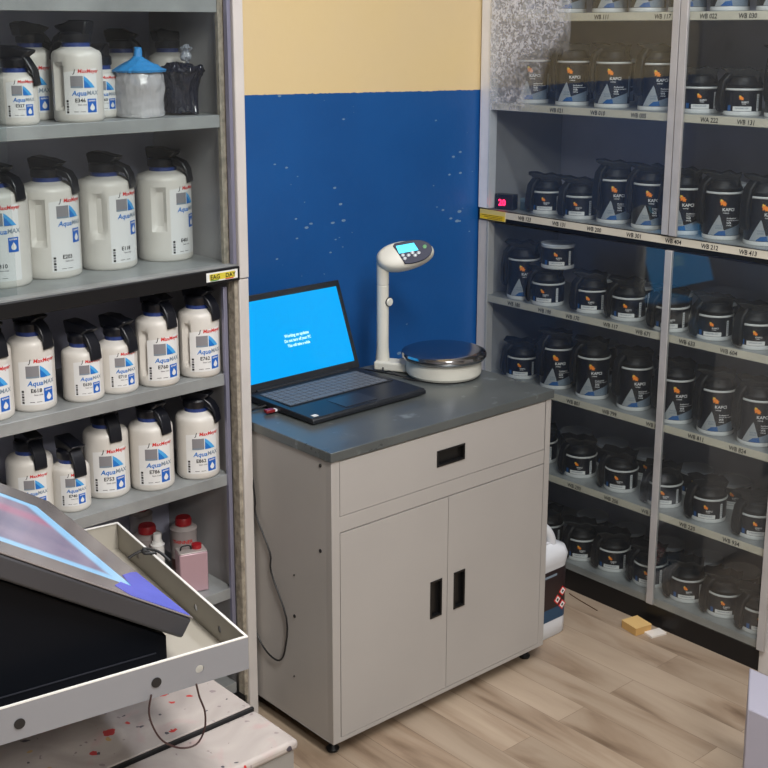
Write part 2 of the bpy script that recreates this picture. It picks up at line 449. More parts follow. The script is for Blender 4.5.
st.box(-.0074, -.0067, -.113, -.014, 1.0755, 1.090, mat('sticker_bright', (225, 190, 30), .5))
for k, zz in enumerate((1.0875, 1.083, 1.0785)): st.box(-.0078, -.0073, -.105, -.02-.012*k, zz-.0006, zz+.0006, ink)
o = st.build('warning_sticker', rl, smooth=0); o['label'] = 'yellow sticker at the left end of the black rail'
MB().box(.004, .012, YR+.03, -.04, .0, .074, black_rail).build('plinth', RC)
# sliding glass doors: stile + pane each
def slide_door(y0, y1, z0, z1, dx, stile_y, name='glass_door'):
    d = MB().box(-.0085-dx, -.0045-dx, ly(y0), ly(y1), z0, z1, glass_r).build(name, RC, smooth=0)
    MB().box(-.0135-dx, -.0035-dx, ly(stile_y)-.0105, ly(stile_y)+.0105, z0, z1, stile_mat).build('door_stile', d, .001)
    return d
ua = slide_door(-.075, .583, 1.108, 1.985, 0., -.057)
slide_door(-.41, -.075, 1.108, 1.985, .004, -.083)
slide_door(-.065, .583, .070, 1.068, 0., -.073)
slide_door(-.405, -.085, .070, 1.068, .004, -.422)
# crinkled frosted film on the corner of the upper pane
def film_mat():
    m = bpy.data.materials.new('crinkled_film'); m.use_nodes = True
    nt = m.node_tree; nt.nodes.clear(); out = node(nt, 'ShaderNodeOutputMaterial')
    tc = node(nt, 'ShaderNodeTexCoord'); sp = node(nt, 'ShaderNodeSeparateXYZ'); nt.links.new(tc.outputs['Object'], sp.inputs[0])
    n = node(nt, 'ShaderNodeTexNoise'); n.inputs['Scale'].default_value = 80; n.inputs['Detail'].default_value = 4; n.inputs['Distortion'].default_value = 1.2
    nt.links.new(tc.outputs['Object'], n.inputs['Vector'])
    big = node(nt, 'ShaderNodeTexNoise'); big.inputs['Scale'].default_value = 9; nt.links.new(tc.outputs['Object'], big.inputs['Vector'])
    # falloff away from the post and downwards
    fy = mathn(nt, 'MULTIPLY', mathn(nt, 'ADD', sp.outputs['Y'], .30), 3.6)      # 1 at the post, 0 at .30 away
    fz = mathn(nt, 'MULTIPLY', mathn(nt, 'SUBTRACT', sp.outputs['Z'], 1.40), 3.2)
    f = mathn(nt, 'ADD', mathn(nt, 'MINIMUM', fy, 1.), mathn(nt, 'MINIMUM', fz, .8))
    f = mathn(nt, 'ADD', f, mathn(nt, 'MULTIPLY', mathn(nt, 'SUBTRACT', big.outputs['Fac'], .5), 1.2))
    f = mathn(nt, 'MULTIPLY', mathn(nt, 'SUBTRACT', f, .35), .9, True)
    cr = node(nt, 'ShaderNodeMapRange'); cr.inputs['From Min'].default_value = .45; cr.inputs['From Max'].default_value = .60
    nt.links.new(n.outputs['Fac'], cr.inputs['Value'])
    fac = mathn(nt, 'MULTIPLY', mathn(nt, 'ADD', mathn(nt, 'MULTIPLY', cr.outputs[0], .45), .22), f, True)
    tr = node(nt, 'ShaderNodeBsdfTransparent'); pb = node(nt, 'ShaderNodeBsdfPrincipled')
    pb.inputs['Base Color'].default_value = (.88, .9, .98, 1); pb.inputs['Roughness'].default_value = .3
    bp = node(nt, 'ShaderNodeBump'); bp.inputs['Strength'].default_value = .5; bp.inputs['Distance'].default_value = .01
    nt.links.new(n.outputs['Fac'], bp.inputs['Height']); nt.links.new(bp.outputs[0], pb.inputs['Normal'])
    mx = node(nt, 'ShaderNodeMixShader'); nt.links.new(fac, mx.inputs[0]); nt.links.new(tr.outputs[0], mx.inputs[1]); nt.links.new(pb.outputs[0], mx.inputs[2])
    nt.links.new(mx.outputs[0], out.inputs[0]); return m
MB().box(-.0098, -.0090, -.34, -.043, 1.40, 1.98, film_mat()).build('crinkled_film', ua, smooth=0)

# ------------------------------------------------------------ paint cans of the right cabinet
CR = .0485
def can_meshes(H, kind):
    R = CR
    b = MB(); b.lathe([(0, .002), (.045, .002), (.046, 0), (.0478, .002), (.0482, .008), (.0478, .010), (.0472, .012), (.0472, H-.006), (.0478, H-.0052), (.0495, H-.0040), (.0498, H-.002), (.0490, H), (.0465, H), (.0455, H-.003), (0, H-.003)], can_white, 40)
    l = MB(); R = .0475
    l.lathe([(R, .0115), (R, H-.0055)], lab_black, 48)
    if kind == 'T':
        l.wrap_poly([(-.041, .0125), (.004, .0125), (.002, .022), (-.010, .060), (-.013, .066), (-.016, .060), (-.030, .034)], R, lab_silver, off=.0005)
        l.wrap_poly([(.003, .0125), (.05, .0125), (.05, .042), (.001, .0265)], R, lab_grey, off=.0004)
        l.wrap_poly([(-.024, .0128), (.006, .0128), (.003, .0255), (-.012, .0235)], R, lab_blue, off=.0009)
        sx, sz, s = -.006, .0965, .88
        l.wrap_text('KAPCI', .0112, -.006, .0755, R, txt_white)
        l.wrap_text('coatings', .0045, -.004, .0695, R, txt_white)
        l.wrap_text('Professional', .0055, .006, .055, R, txt_white)
        l.wrap_text('Waterborne basecoat', .0042, .006, .050, R, txt_white)
        l.wrap_text('WB', .0075, .006, .0425, R, txt_white); l.wrap_text('mixing', .005, .006, .0375, R, txt_white)
        l.wrap_text('WATER', .0055, -.020, .036, R, lab_grey, off=.0012); l.wrap_text('BASED', .0055, -.020, .030, R, lab_grey, off=.0012)
        l.wrap_rect(.052, .058, .03, .085, R, lab_grey)
    else:
        sx, sz, s = -.011, .0445, .6
        l.wrap_text('KAPCI', .006, -.009, .032, R, txt_white)
        l.wrap_text('coatings', .003, -.008, .029, R, txt_white)
        l.wrap_rect(-.030, .016, .0125, .0235, R, lab_white)
        l.wrap_text('HARDENER BASE', .0042, -.024, .018, R, lab_grey, off=.0012)
        l.wrap_rect(.030, .0375, .0125, H-.0135, R, lab_white)
        for k in range(6): l.wrap_rect(.0315, .036, .020+.0055*k, .0225+.0055*k, R, lab_grey, off=.0009)
        l.wrap_rect(-.045, -.036, .0125, .026, R, lab_blue)
    def star(cx, cz, r, mt, off):
        pts = []
        for k in range(10):
            a = PI/2+k*PI/5; rr = r if k % 2 == 0 else r*.55
            pts.append((cx+rr*math.cos(a), cz+rr*math.sin(a)))
        l.wrap_poly(pts, R, mt, off=off)
    star(sx, sz, .0095*s, orange, .0006); star(sx+.0055*s, sz-.004*s, .0075*s, orange, .0009); star(sx-.004*s, sz+.007*s, .0042*s, yellow, .0011)
    return b, l
def lid_meshes(H, kind, var):
    lid = MB()
    lid.lathe([(0, H-.001), (.0455, H-.001), (.0475, H+.001), (.048, H+.009), (.045, H+.013), (.043, H+.018), (.041, H+.026), (.036, H+.030), (0, H+.031)], black_pl, 32)
    tab = MB()
    rr = random.Random(var)
    j = lambda a: rr.uniform(-a, a)
    # pouring beak: block with a pointed tongue to the left
    tab.prism([(-.034, H+.010), (-.037, H+.034+j(.003)), (-.056, H+.045+j(.004)), (-.054, H+.050), (-.030, H+.0515+j(.003)), (-.008, H+.046+j(.003)), (.012, H+.049+j(.003)), (.030, H+.042), (.044, H+.044+j(.004)), (.038, H+.028), (.036, H+.010)], -.028, .026, black_pl)
    hd = MB()
    zb = .040 if kind == 'T' else .010
    zt = H+.030
    hd.prism([(.018, zt-.006), (.022, zt+.008), (.044, zt+.006+j(.003)), (.061, zt-.012), (.068, H-.022), (.068, zb+.016), (.063, zb), (.056, zb-.003), (.0525, zb+.006), (.0525, H-.004), (.047, H+.016)], -.0155, .0125, black_pl)
    return lid, tab, hd
PROTO = {}
def make_can(kind, var=0, lidded=True):
    H = .123 if kind == 'T' else .067
    key = (kind, var, lidded)
    t = thing('paint_can', 'x', 'paint can')
    b, l = PROTO.setdefault(('m', kind), None) or can_meshes(H, kind)
    bo = b.build('can_body', t); lo = l.build('label', t)
    if lidded:
        lid, tab, hd = lid_meshes(H, kind, var)
        li = lid.build('mixing_lid', t); tb = tab.build('pour_spout', li, .004)
        h = hd.build('handle', t, .004); h.rotation_euler = (0, 0, rad(215-8*(var % 3)+0)); tb.rotation_euler = (0, 0, rad([0, 12, -10][var % 3]))
    else:
        MB().lathe([(0, H-.002), (.046, H-.002), (.0500, H-.001), (.0506, H+.003), (.0490, H+.0055), (.0455, H+.005), (.044, H+.003), (0, H+.003)], clear_lid, 36).build('flat_lid', t)
    return t
cans = {('T', v): make_can('T', v) for v in range(3)}
cans.update({('S', v): make_can('S', v) for v in range(3)})
cans[('T', 'flat')] = make_can('T', 0, False); cans[('S', 'flat')] = make_can('S', 0, False)
used = set()
def place(pool, key, x, y, z, rz, label, group=None):
    o = pool[key]
    if key in used: o = copy_tree(o)
    used.add(key)
    o.location = (x, y, z); o.rotation_euler = (0, 0, rz); o['label'] = label
    if group: o['group'] = group
    elif 'group' in o: del o['group']
    return o
FRONT = -50   # label faces between the shelf normal and the photographer
sh_names = ['uppermost', 'second', 'black-railed', 'fourth', 'fifth', 'sixth', 'bottom']
rows = [
 [(1.165, .498, 'T'), (1.165, .363, 'T'), (1.165, .220, 'T'), (1.165, .097, 'T'), (1.165, -.027, 'T'), (1.165, -.152, 'T'), (1.165, -.282, 'T')],
 [(1.165, .487, 'T'), (1.165, .340, 'T'), (1.165, .200, 'T'), (1.165, .055, 'T'), (1.165, -.079, 'S'), (1.165, -.205, 'S'), (1.175, -.318, 'T')],
 [(1.171, .427, 'S'), (1.165, .299, 'S'), (1.175, .184, 'T'), (1.170, .061, 'T'), (1.165, -.052, 'T'), (1.170, -.164, 'T'), (1.172, -.285, 'T')],
 [(1.148, .490, 'T'), (1.140, .385, 'S'), (1.160, .240, 'S'), (1.162, .110, 'S'), (1.150, -.040, 'S'), (1.158, -.170, 'S'), (1.155, -.293, 'S')],
 [(1.163, .498, 'S'), (1.160, .358, 'T'), (1.160, .222, 'T'), (1.163, .076, 'T'), (1.152, -.070, 'T'), (1.152, -.198, 'T'), (1.155, -.318, 'T')],
 [(1.175, .420, 'S'), (1.168, .262, 'S'), (1.165, .109, 'S'), (1.165, -.042, 'S'), (1.167, -.183, 'S'), (1.164, -.330, 'S')],
 [(1.165, .375, 'S'), (1.161, .240, 'S'), (1.172, .128, 'S'), (1.170, -.005, 'S'), (1.169, -.130, 'S'), (1.169, -.250, 'S'), (1.158, -.365, 'S')]]
ordn = ['first', 'second', 'third', 'fourth', 'fifth', 'sixth', 'seventh']
for i, row in enumerate(rows):
    for k, (x, y, kd) in enumerate(row):
        v = random.randrange(3)
        jit = random.uniform(-7, 7)
        size = 'tall' if kd == 'T' else 'short'
        place(cans, (kd, v), x, y, RZ[i], rad(FRONT+jit), f'{size} black paint can in front row of right cabinet {sh_names[i]} shelf, {ordn[k]} from left')
# the short can with a clear lid standing on another one, fourth shelf; also one stack on the sixth shelf
def fix(o, w): o['label'] = w; return o
top_can = place(cans, ('S', 'flat'), 1.152, .362, .842+.0675+.037+.006, rad(-45), 'short black can with clear flat lid, stacked on another can on the right cabinet')
back = {
 0: [],
 1: [(1.28, .42, 'T'), (1.28, .27, 'T'), (1.28, .12, 'T')],
 2: [(1.28, .12, 'T'), (1.28, -.11, 'T'), (1.28, -.225, 'T')],
 3: [(1.29, .31, 'S'), (1.28, .17, 'S'), (1.28, .04, 'S'), (1.28, -.105, 'S'), (1.28, -.235, 'S')],
 4: [(1.28, .29, 'T'), (1.28, .15, 'S'), (1.28, .01, 'S'), (1.28, -.13, 'S')],
 5: [(1.30, .389, 'S'), (1.30, .248, 'S'), (1.30, .116, 'S'), (1.30, -.051, 'S'), (1.30, -.174, 'S')],
 6: [(1.30, .31, 'S'), (1.30, .17, 'S'), (1.30, .03, 'S'), (1.30, -.10, 'S'), (1.30, -.22, 'S')]}
for i, row in back.items():
    for k, (x, y, kd) in enumerate(row):
        place(cans, (kd, 'flat'), x, y, RZ[i], rad(FRONT), f'pale-lidded paint can in the back row of the right cabinet {sh_names[i]} shelf', f'pale-lidded cans at the back of the {sh_names[i]} shelf')
PROTO.clear()

# digital thermometer and small grey box on the third shelf
t = thing('digital_thermometer', 'small black digital display with glowing red digits at the left end of the black-railed shelf', 'thermometer', (1.115, .550, 1.104), rad(-80))
MB().box(-.030, .034, 0, .03, 0, .046, mat('device_black', (18, 16, 22), .25)).build('case', t, .002)
dm = MB(); dm.box(-.0165, .0165, -.0012, 0, .008, .036, mat('red_window', (60, 0, 12), .2)); 
dig = mat('red_digits', (255, 40, 90), .4, emit=(255, 30, 80), estr=3.5)
dm.text('20', .026, dig, lambda u, v: (-.015+u, -.0016, .0125+v)); dm.build('red_display', t, smooth=0)
t = thing('small_box', 'small grey-green box beside the red digital display', 'box', (1.150, .488, 1.104), rad(-80))
MB().box(-.022, .022, 0, .03, 0, .032, mat('teal_box', (70, 92, 100), .4)).build('body', t, .002)
MB().box(-.023, .023, -.001, .031, .024, .036, mat('teal_lid', (110, 130, 138), .4)).build('lid', t, .002)

# ------------------------------------------------------------ paint bottles of the left cabinet
def bottle(R, H, code, kind, lab_w=.066, grip=None, lidang=-60, labrot=0, lidless=False, scale=1.):
    t = thing('paint_bottle', 'x', 'paint bottle')
    seg = 56; rn = .024 if R > .045 else .021
    if kind == 'J': rn = .027
    sh = .014
    zs = [0, .002, .006] + [.006+(H-sh-.006)*k/14 for k in range(1, 15)] + [H-sh*.55, H-sh*.2, H]
    def rad_at(z):
        if z <= 0: return R-.005
        if z < .006: return R-.005+.005*math.sin(min(z/.006, 1)*PI/2)
        if z <= H-sh: return R
        q = (z-(H-sh))/sh
        return R-(R*.22)*(1-math.sqrt(max(0, 1-q*q)))
    b = MB(); vs = []; fs = []
    for z in zs:
        for k in range(seg):
            a = 2*PI*k/seg; r = rad_at(z)
            if grip:
                ga, gw, gz0, gz1 = grip
                da = (a-ga+PI) % (2*PI)-PI
                if abs(da) < gw and gz0 < z < gz1: r -= .011*min(1, (gw-abs(da))/.12)
            vs.append((r*math.sin(a), -r*math.cos(a), z))
    n = len(zs)
    for i in range(n-1):
        for k in range(seg):
            k2 = (k+1) % seg
            fs.append((i*seg+k, i*seg+k2, (i+1)*seg+k2, (i+1)*seg+k))
    fs.append(tuple(reversed(range(seg))))
    b.add(vs, fs, bottle_white)
    rt = rad_at(H)
    b.lathe([(rt, H), (rn+.006, H+.005), (rn+.002, H+.006), (rn+.002, H+.010), (0, H+.010)], bottle_white, 28)
    b.build('bottle_body', t)
    if True:
        l = MB(); q = scale
        def X(x): return x*q+labrot
        top = .134*q; z0 = .016
        up_ = .054 if kind == 'J' else 0.
        zz = lambda z: z0+up_+(z-.016)*q
        zl = lambda z: z0+(z-.016)*q
        l.wrap_poly([(X(-.040), z0), (X(.036), z0), (X(.036), zz(.117)), (X(.006), zz(.1135)), (X(-.040), zz(.108))], R, paper, off=.0003)
        l.wrap_rect(X(-.025), X(.002), zz(.074), zz(.1), R, swatch, off=.0008)
        l.wrap_poly([(X(.004), zz(.074)), (X(.030), zz(.074)), (X(.022), zz(.084)), (X(.012), zz(.094)), (X(.004), zz(.1))], R, sky_blue, off=.0008)
        l.wrap_poly([(X(.004), zz(.074)), (X(.020), zz(.074)), (X(.010), zz(.086)), (X(.004), zz(.092))], R, aq_blue, off=.0012)
        l.wrap_rect(X(.010), X(.032), zz(.020), zz(.050), R, mat('square_blue', (25, 95, 185), .4), off=.0008)
        drop = [(X(.021)+.006*q*math.sin(a)*(1 if math.cos(a) < 0 else 1-.8*math.cos(a)), zz(.031)+.007*q*(-math.cos(a+PI)) * (1.3 if -math.cos(a+PI) > 0 else 1)) for a in [2*PI*k/14 for k in range(14)]]
        l.wrap_poly(drop, R, lab_white, off=.0012)
        l.wrap_text('system', .006*q, X(.0125), zz(.0445), R, lab_white, off=.0012)
        l.wrap_rect(X(-.0245), X(.0015), zz(.074), zz(.0775), R, lab_grey, off=.0012)
        if kind != 'SS':
            l.wrap_text('J', .012*q, X(-.018), zz(.106), R, ink, slant=.25)
            l.wrap_text('MaxMeyer', .0115*q, X(-.009), zz(.1065), R, red, slant=.15, off=.0009)
            l.wrap_text('yer', .0115*q, X(.0245), zz(.1065), R, ink, slant=.15, off=.0006) if False else None
        l.wrap_text('Aqua', .0150*q, X(-.023), zz(.0575), R, aq_blue, slant=.2)
        l.wrap_text('MAX', .0130*q, X(.009), zz(.0585), R, lab_grey, slant=.1)
        l.wrap_text(code, .0115*q, X(-.017), zl(.043), R, ink, align='LEFT')
        l.wrap_text('base coat', .005*q, X(-.011), zl(.036), R, swatch)
        for k in range(5): l.wrap_rect(X(-.036), X(-.031), zl(.019+.006*k), zl(.0235+.006*k), R, ink if k % 2 == 0 else swatch, off=.0008)
        l.wrap_rect(X(-.020), X(-.010), zl(.0215), zl(.0225), R, ink, off=.0008); l.wrap_rect(X(-.006), X(.005), zl(.0215), zl(.0225), R, ink, off=.0008)
        l.build('label', t)
    Z = H+.008
    rg = MB().lathe([(rn, Z-.004), (rn+.004, Z-.003), (rn+.004, Z+.006), (rn, Z+.007), (0, Z+.007)], blue_ring, 28).build('neck_ring', t)
    if not lidless:
        lid = MB(); lid.lathe([(0, Z+.0065), (rn+.006, Z+.0065), (rn+.007, Z+.009), (rn+.007, Z+.022), (rn+.004, Z+.026), (0, Z+.027)], navy_pl, 28)
        lo = lid.build('mixing_lid', t)
        sp = MB(); rr = random.Random(code)
        j = lambda a: rr.uniform(-a, a)
        sp.prism([(-.030, Z+.020), (-.036, Z+.047+j(.003)), (-.022, Z+.050), (.004, Z+.047+j(.003)), (.016, Z+.044), (.040, Z+.039+j(.004)), (.036, Z+.034), (.024, Z+.026), (.020, Z+.018)], -.017, .017, navy_pl)
        s1 = sp.build('pour_spout', lo, .004)
        lv = MB()
        e = R-.002
        lv.prism([(.010, Z+.016), (.012, Z+.034), (.024, Z+.030), (e-.006, Z+.018), (e+.004, Z+.002), (e+.008, Z-.026), (e+.003, Z-.030), (e+.0015, Z-.010), (e-.008, Z+.004)], -.0145, .0145, navy_pl)
        l2 = lv.build('lever', lo, .003)
        for o in (s1, l2): o.rotation_euler = (0, 0, rad(lidang))
    return t
def put(t, x, y, z, rz, label, group=None):
    t.location = (x, y, z); t.rotation_euler = (0, 0, rad(rz)); t['label'] = label
    if group: t['group'] = group
    return t
# top visible shelf (z 1.45)
put(bottle(.0405, .095, 'E327', 'S', scale=.72, labrot=.012, lidang=-20), -.502, .345, 1.45, -30, 'small white paint bottle cut off by the frame above the large jugs')
put(bottle(.045, .14, 'E322', 'M', scale=.95, lidang=30), -.415, .455, 1.45, -22, 'white paint bottle half hidden behind the gripped bottle marked E346')
put(bottle(.050, .142, 'E346', 'M', grip=(-.82, .28, .032, .118), labrot=.010, scale=.9, lidang=150), -.368, .348, 1.45, -30, 'big white paint bottle with finger grip and code E346 above the jugs')
put(bottle(.040, .094, 'E360', 'S', scale=.72, lidang=-120), -.280, .420, 1.45, -12, 'small white paint bottle half hidden right of the gripped E346 bottle')
put(bottle(.045, .125, 'E370', 'M', scale=.8, lidang=-30), -.165, .52, 1.45, -12, 'dark-capped white bottle at the back behind the clear bag with blue funnel')
put(bottle(.045, .125, 'E371', 'M', scale=.8, lidang=10), -.060, .50, 1.45, -12, 'dark-capped white bottle at the back behind the shiny dark plastic bag')
# large jugs (z 1.122)
jg = (-.62, .27, .078, .165)
for k, (x, y, w, c) in enumerate([(-.525, .424, 'leftmost, cut off by the frame', 'E310'), (-.400, .444, 'second from the left', 'E203'), (-.261, .451, 'third, with a barcode near its foot', 'E118'), (-.112, .455, 'rightmost, nearest the cabinet side', 'E401')]):
    put(bottle(.0620, .195, c, 'J', labrot=(.008 if k == 0 else .022+.004*k), scale=1.0, lidang=-42, grip=(None if k == 0 else (-.68+.06*k, .27, .080, .160))), x, y, 1.122, -14 if k else -24, f'large white jug with black spouted lid, {w}')
# middle shelf (z .868)
for k, (x, y, kd, c, w) in enumerate([(-.597, .355, 'M', 'E600', 'leftmost, cut off'), (-.500, .362, 'M', 'E618', 'tall one marked E618'), (-.392, .350, 'S', 'E630', 'short one marked E630'), (-.306, .354, 'S', 'E710', 'short one marked E710'), (-.210, .346, 'M', 'E760', 'tall one marked E760'), (-.101, .346, 'M', 'E762', 'rightmost tall one marked E762')]):
    R, H, sc = (.0465, .150, .98) if kd == 'M' else (.0430, .110, .78)
    put(bottle(R, H, c, kd, scale=sc, labrot=.004, lidang=-62+8*(k % 2), grip=(-.95, .22, .03, .12) if k >= 4 else None), x, y, .868, -16, f'white paint bottle one shelf below the large jugs, {w}')
# lower shelf (z .626)
for k, (x, y, kd, c, w, la) in enumerate([(-.500, .405, 'M', 'E735', 'leftmost one behind the tilted monitor', -70), (-.427, .362, 'S', 'E740', 'short one marked E740', -70), (-.325, .390, 'M', 'E753', 'tall one marked E753', -75), (-.226, .364, 'M', 'E786', 'tall one marked E786', -60), (-.108, .356, 'M', 'E862', 'rightmost one marked E862', -40)]):
    R, H, sc = (.0495, .150, 1.0) if kd == 'M' else (.0400, .100, .74)
    if k == 0: H = .125; sc = .8
    put(bottle(R, H, c, kd, scale=sc, labrot=.0, lidang=la), x, y, .626, -18, f'white paint bottle two shelves below the large jugs, {w}')
# bags on the top visible shelf
def crumple(o, amp, sc, seed):
    sb = o.modifiers.new('dense', 'SUBSURF'); sb.subdivision_type = 'SIMPLE'; sb.levels = 2; sb.render_levels = 2
    tx = bpy.data.textures.new('crumple', 'CLOUDS'); tx.noise_scale = sc
    d = o.modifiers.new('crumple', 'DISPLACE'); d.texture = tx; d.strength = amp; d.mid_level = .55; d.texture_coords = 'LOCAL'; tx.noise_type = 'HARD_NOISE'
clear_bag = mat('clear_bag', (200, 198, 200), .14, 0, .6, alpha=.62, bump=.6, bscale=28)
dark_bag = mat('dark_bag', (20, 23, 38), .12, 0, .7, bump=.9, bscale=22)
t = thing('wrapped_container', 'clear plastic bag around a container, gathered at a blue funnel cap', 'container', (-.213, .37, 1.45))
MB().lathe([(0, .001), (.048, .001), (.050, .006), (.050, .016), (0, .018)], can_white, 36).build('container_base', t)
o = MB().lathe([(.052, .0012), (.054, .01), (.052, .035), (.055, .065), (.053, .085), (.050, .094), (.0, .095)], clear_bag, 48).build('plastic_bag', t, smooth=60); crumple(o, .007, .035, 1)
bl = mat('funnel_blue', (50, 140, 205), .4, bump=.4, bscale=60)
o = MB().lathe([(.0, .093), (.056, .093), (.058, .098), (.040, .108), (.018, .120), (.0095, .126), (.008, .145), (0, .146)], bl, 40).build('blue_funnel_cap', t); crumple(o, .004, .02, 2)
t = thing('wrapped_container', 'container wrapped in shiny dark plastic with a twisted clear top on the upper left shelf', 'container', (-.102, .385, 1.45))
o = MB().lathe([(0, .001), (.042, .001), (.043, .01), (.042, .05), (.046, .075), (.056, .092), (.050, .102), (.030, .110), (0, .112)], dark_bag, 52).build('dark_bag', t, smooth=60); crumple(o, .018, .028, 3)
tw = mat('clear_twist', (170, 175, 185), .12, 0, .8, alpha=.75, bump=.6, bscale=40)
o = MB().lathe([(.004, .108), (.010, .112), (.016, .122), (.012, .134), (.018, .142), (.006, .150), (0, .150)], tw, 24, cx=.018).build('twisted_top', t, smooth=60); crumple(o, .012, .015, 4)
# solvent tins on the low shelf (z .34)
tinw = mat('tin_white', (175, 166, 164), .35, .2); tinred = mat('tin_cap_red', (150, 26, 34), .4); pink = mat('tin_pink', (172, 142, 150), .35, .15)
def tin(x, y, r, h, label, body=tinw, cap=tinred, txt='THINNER'):
    t = thing('solvent_tin', label, 'tin', (x, y, .34), rad(-30))
    MB().lathe([(0, 0), (r, 0), (r+.001, .003), (r, .005), (r, h-.004), (r+.001, h-.002), (r-.002, h), (r*.75, h+.006), (0, h+.007)], body, 32).build('tin_body', t)
    if txt:
        l = MB(); l.lathe([(r+.0004, h*.12), (r+.0004, h*.35)], mat('tin_brown', (90, 60, 55), .4), 32); l.wrap_text(txt, .012, -.030, h*.72, r, red); l.wrap_rect(-.012, .010, h*.45, h*.62, r, mat('tin_dark', (80, 70, 75), .4)); l.build('label', t)
    MB().lathe([(0, h+.0065), (r*.62, h+.0065), (r*.62, h+.020), (r*.55, h+.025), (0, h+.025)], cap, 24).build('cap', t)
    return t
tin(-.182, .475, .034, .115, 'white tin with a red cap at the back of the low left shelf')
tin(-.090, .460, .032, .115, 'red-capped tin with brown label at the right end of the low shelf')
tin(-.14, .575, .028, .13, 'red-capped tin at the very back between the other two', txt=None)
tin(-.27, .46, .033, .10, 'white tin half hidden behind the tray corner on the low left shelf', cap=tinw, txt=None)
tin(-.225, .405, .028, .055, 'low pinkish tin left of the rectangular pink tin', body=pink, cap=pink, txt=None)
tin(-.185, .425, .016, .110, 'slim white bottle just behind the rectangular pink tin', body=lab_white, cap=lab_white, txt=None)
t = thing('rectangular_tin', 'pink rectangular solvent tin at the front of the low left shelf', 'tin', (-.132, .362, .34), rad(-18))
MB().box(-.034, .034, -.022, .022, 0, .098, pink).build('tin_body', t, .003)
MB().box(-.033, .033, -.021, .021, .098, .1005, mat('tin_top', (180, 172, 168), .35, .3)).build('tin_top', t, .001)
MB().lathe([(0, .100), (.012, .100), (.012, .110), (0, .111)], tinred, 20, cx=.014, cy=.004).build('cap', t)
MB().tube([(-.026, 0, .100), (-.022, 0, .110), (-.004, 0, .110), (0, 0, .100)], .002, ink).build('handle', t)

# ------------------------------------------------------------ drawer cabinet
cab_paint = mat('cabinet_paint', (164, 160, 156), .40, 0, .5, var=.04, vscale=3)
dark_gap = mat('dark_gap', (20, 18, 16), .6)
BC = thing('drawer_cabinet', 'grey metal cabinet with one drawer and two doors in the middle of the room', 'cabinet', (0, 0, 0))
b = MB()
b.box(0, .004, .02, .475, .042, .7225, cab_paint); b.box(.714, .718, .02, .475, .042, .7225, cab_paint)
b.box(.004, .714, .471, .475, .042, .7225, cab_paint); b.box(.004, .714, .02, .471, .042, .046, cab_paint)
b.box(0, .0215, 0, .02, .042, .7225, cab_paint); b.box(.6965, .718, 0, .02, .042, .7225, cab_paint)
b.box(.0215, .6965, 0, .02, .5545, .5915, cab_paint); b.box(.0215, .6965, 0, .02, .042, .0525, cab_paint)
b.box(.0215, .6965, 0, .02, .7205, .7225, cab_paint); b.box(.0215, .6965, .010, .02, .056, .5545, dark_gap); b.box(.0215, .6965, .016, .02, .5915, .7205, dark_gap)
b.build('carcass', BC, .0012)
def panel(x0, x1, z0, z1, hx0, hx1, hz0, hz1, name, y0=-.0008, y1=.009):
    p = MB()
    p.box(x0, hx0, y0, y1, z0, z1, cab_paint); p.box(hx1, x1, y0, y1, z0, z1, cab_paint)
    p.box(hx0, hx1, y0, y1, z0, hz0, cab_paint); p.box(hx0, hx1, y0, y1, hz1, z1, cab_paint)
    o = p.build(name, BC, smooth=0)
    h = MB(); t_ = .0035; hm = mat('handle_black', (14, 14, 15), .35)
    h.box(hx0-.001, hx0+t_, y0-.002, y1, hz0-.001, hz1+.001, hm); h.box(hx1-t_, hx1+.001, y0-.002, y1, hz0-.001, hz1+.001, hm)
    h.box(hx0, hx1, y0-.002, y1, hz0-.001, hz0+t_, hm); h.box(hx0, hx1, y0-.002, y1, hz1-t_, hz1+.001, hm)
    h.box(hx0, hx1, y1-.0012, y1, hz0, hz1, hm)
    ho = h.build('handle', o, .0008); ho['label'] = 'recessed black handle'
    return o
panel(.0235, .6945, .5935, .7195, .317, .407, .6365, .6745, 'drawer')
panel(.0235, .3555, .0545, .5525, .3005, .337, .2565, .350, 'door')
panel(.3575, .6945, .0545, .5525, .3790, .415, .2565, .3505, 'door')
def worktop_mat():
    m = bpy.data.materials.new('worktop_steel'); m.use_nodes = True
    nt = m.node_tree; b = nt.nodes['Principled BSDF']
    tc = node(nt, 'ShaderNodeTexCoord'); n = node(nt, 'ShaderNodeTexNoise'); n.inputs['Scale'].default_value = 7; n.inputs['Detail'].default_value = 7; n.inputs['Distortion'].default_value = .6
    nt.links.new(tc.outputs['Object'], n.inputs['Vector'])
    c = mixc(nt, n.outputs['Fac'], srgb((80, 86, 88)), srgb((118, 122, 120)))
    n2 = node(nt, 'ShaderNodeTexNoise'); n2.inputs['Scale'].default_value = 22; n2.inputs['Detail'].default_value = 8
    nt.links.new(tc.outputs['Object'], n2.inputs['Vector'])
    mr = node(nt, 'ShaderNodeMapRange'); mr.inputs['From Min'].default_value = .62; mr.inputs['From Max'].default_value = .72
    nt.links.new(n2.outputs['Fac'], mr.inputs['Value'])
    c = mixc(nt, mathn(nt, 'MULTIPLY', mr.outputs[0], .5), c, srgb((176, 186, 186)))
    nt.links.new(c, b.inputs['Base Color']); b.inputs['Metallic'].default_value = .45
    r = node(nt, 'ShaderNodeMapRange'); r.inputs['To Min'].default_value = .2; r.inputs['To Max'].default_value = .42
    nt.links.new(n.outputs['Fac'], r.inputs['Value']); nt.links.new(r.outputs[0], b.inputs['Roughness'])
    return m
MB().box(-.004, .724, -.004, .477, .7235, .745, worktop_mat()).build('worktop', BC, .0012)
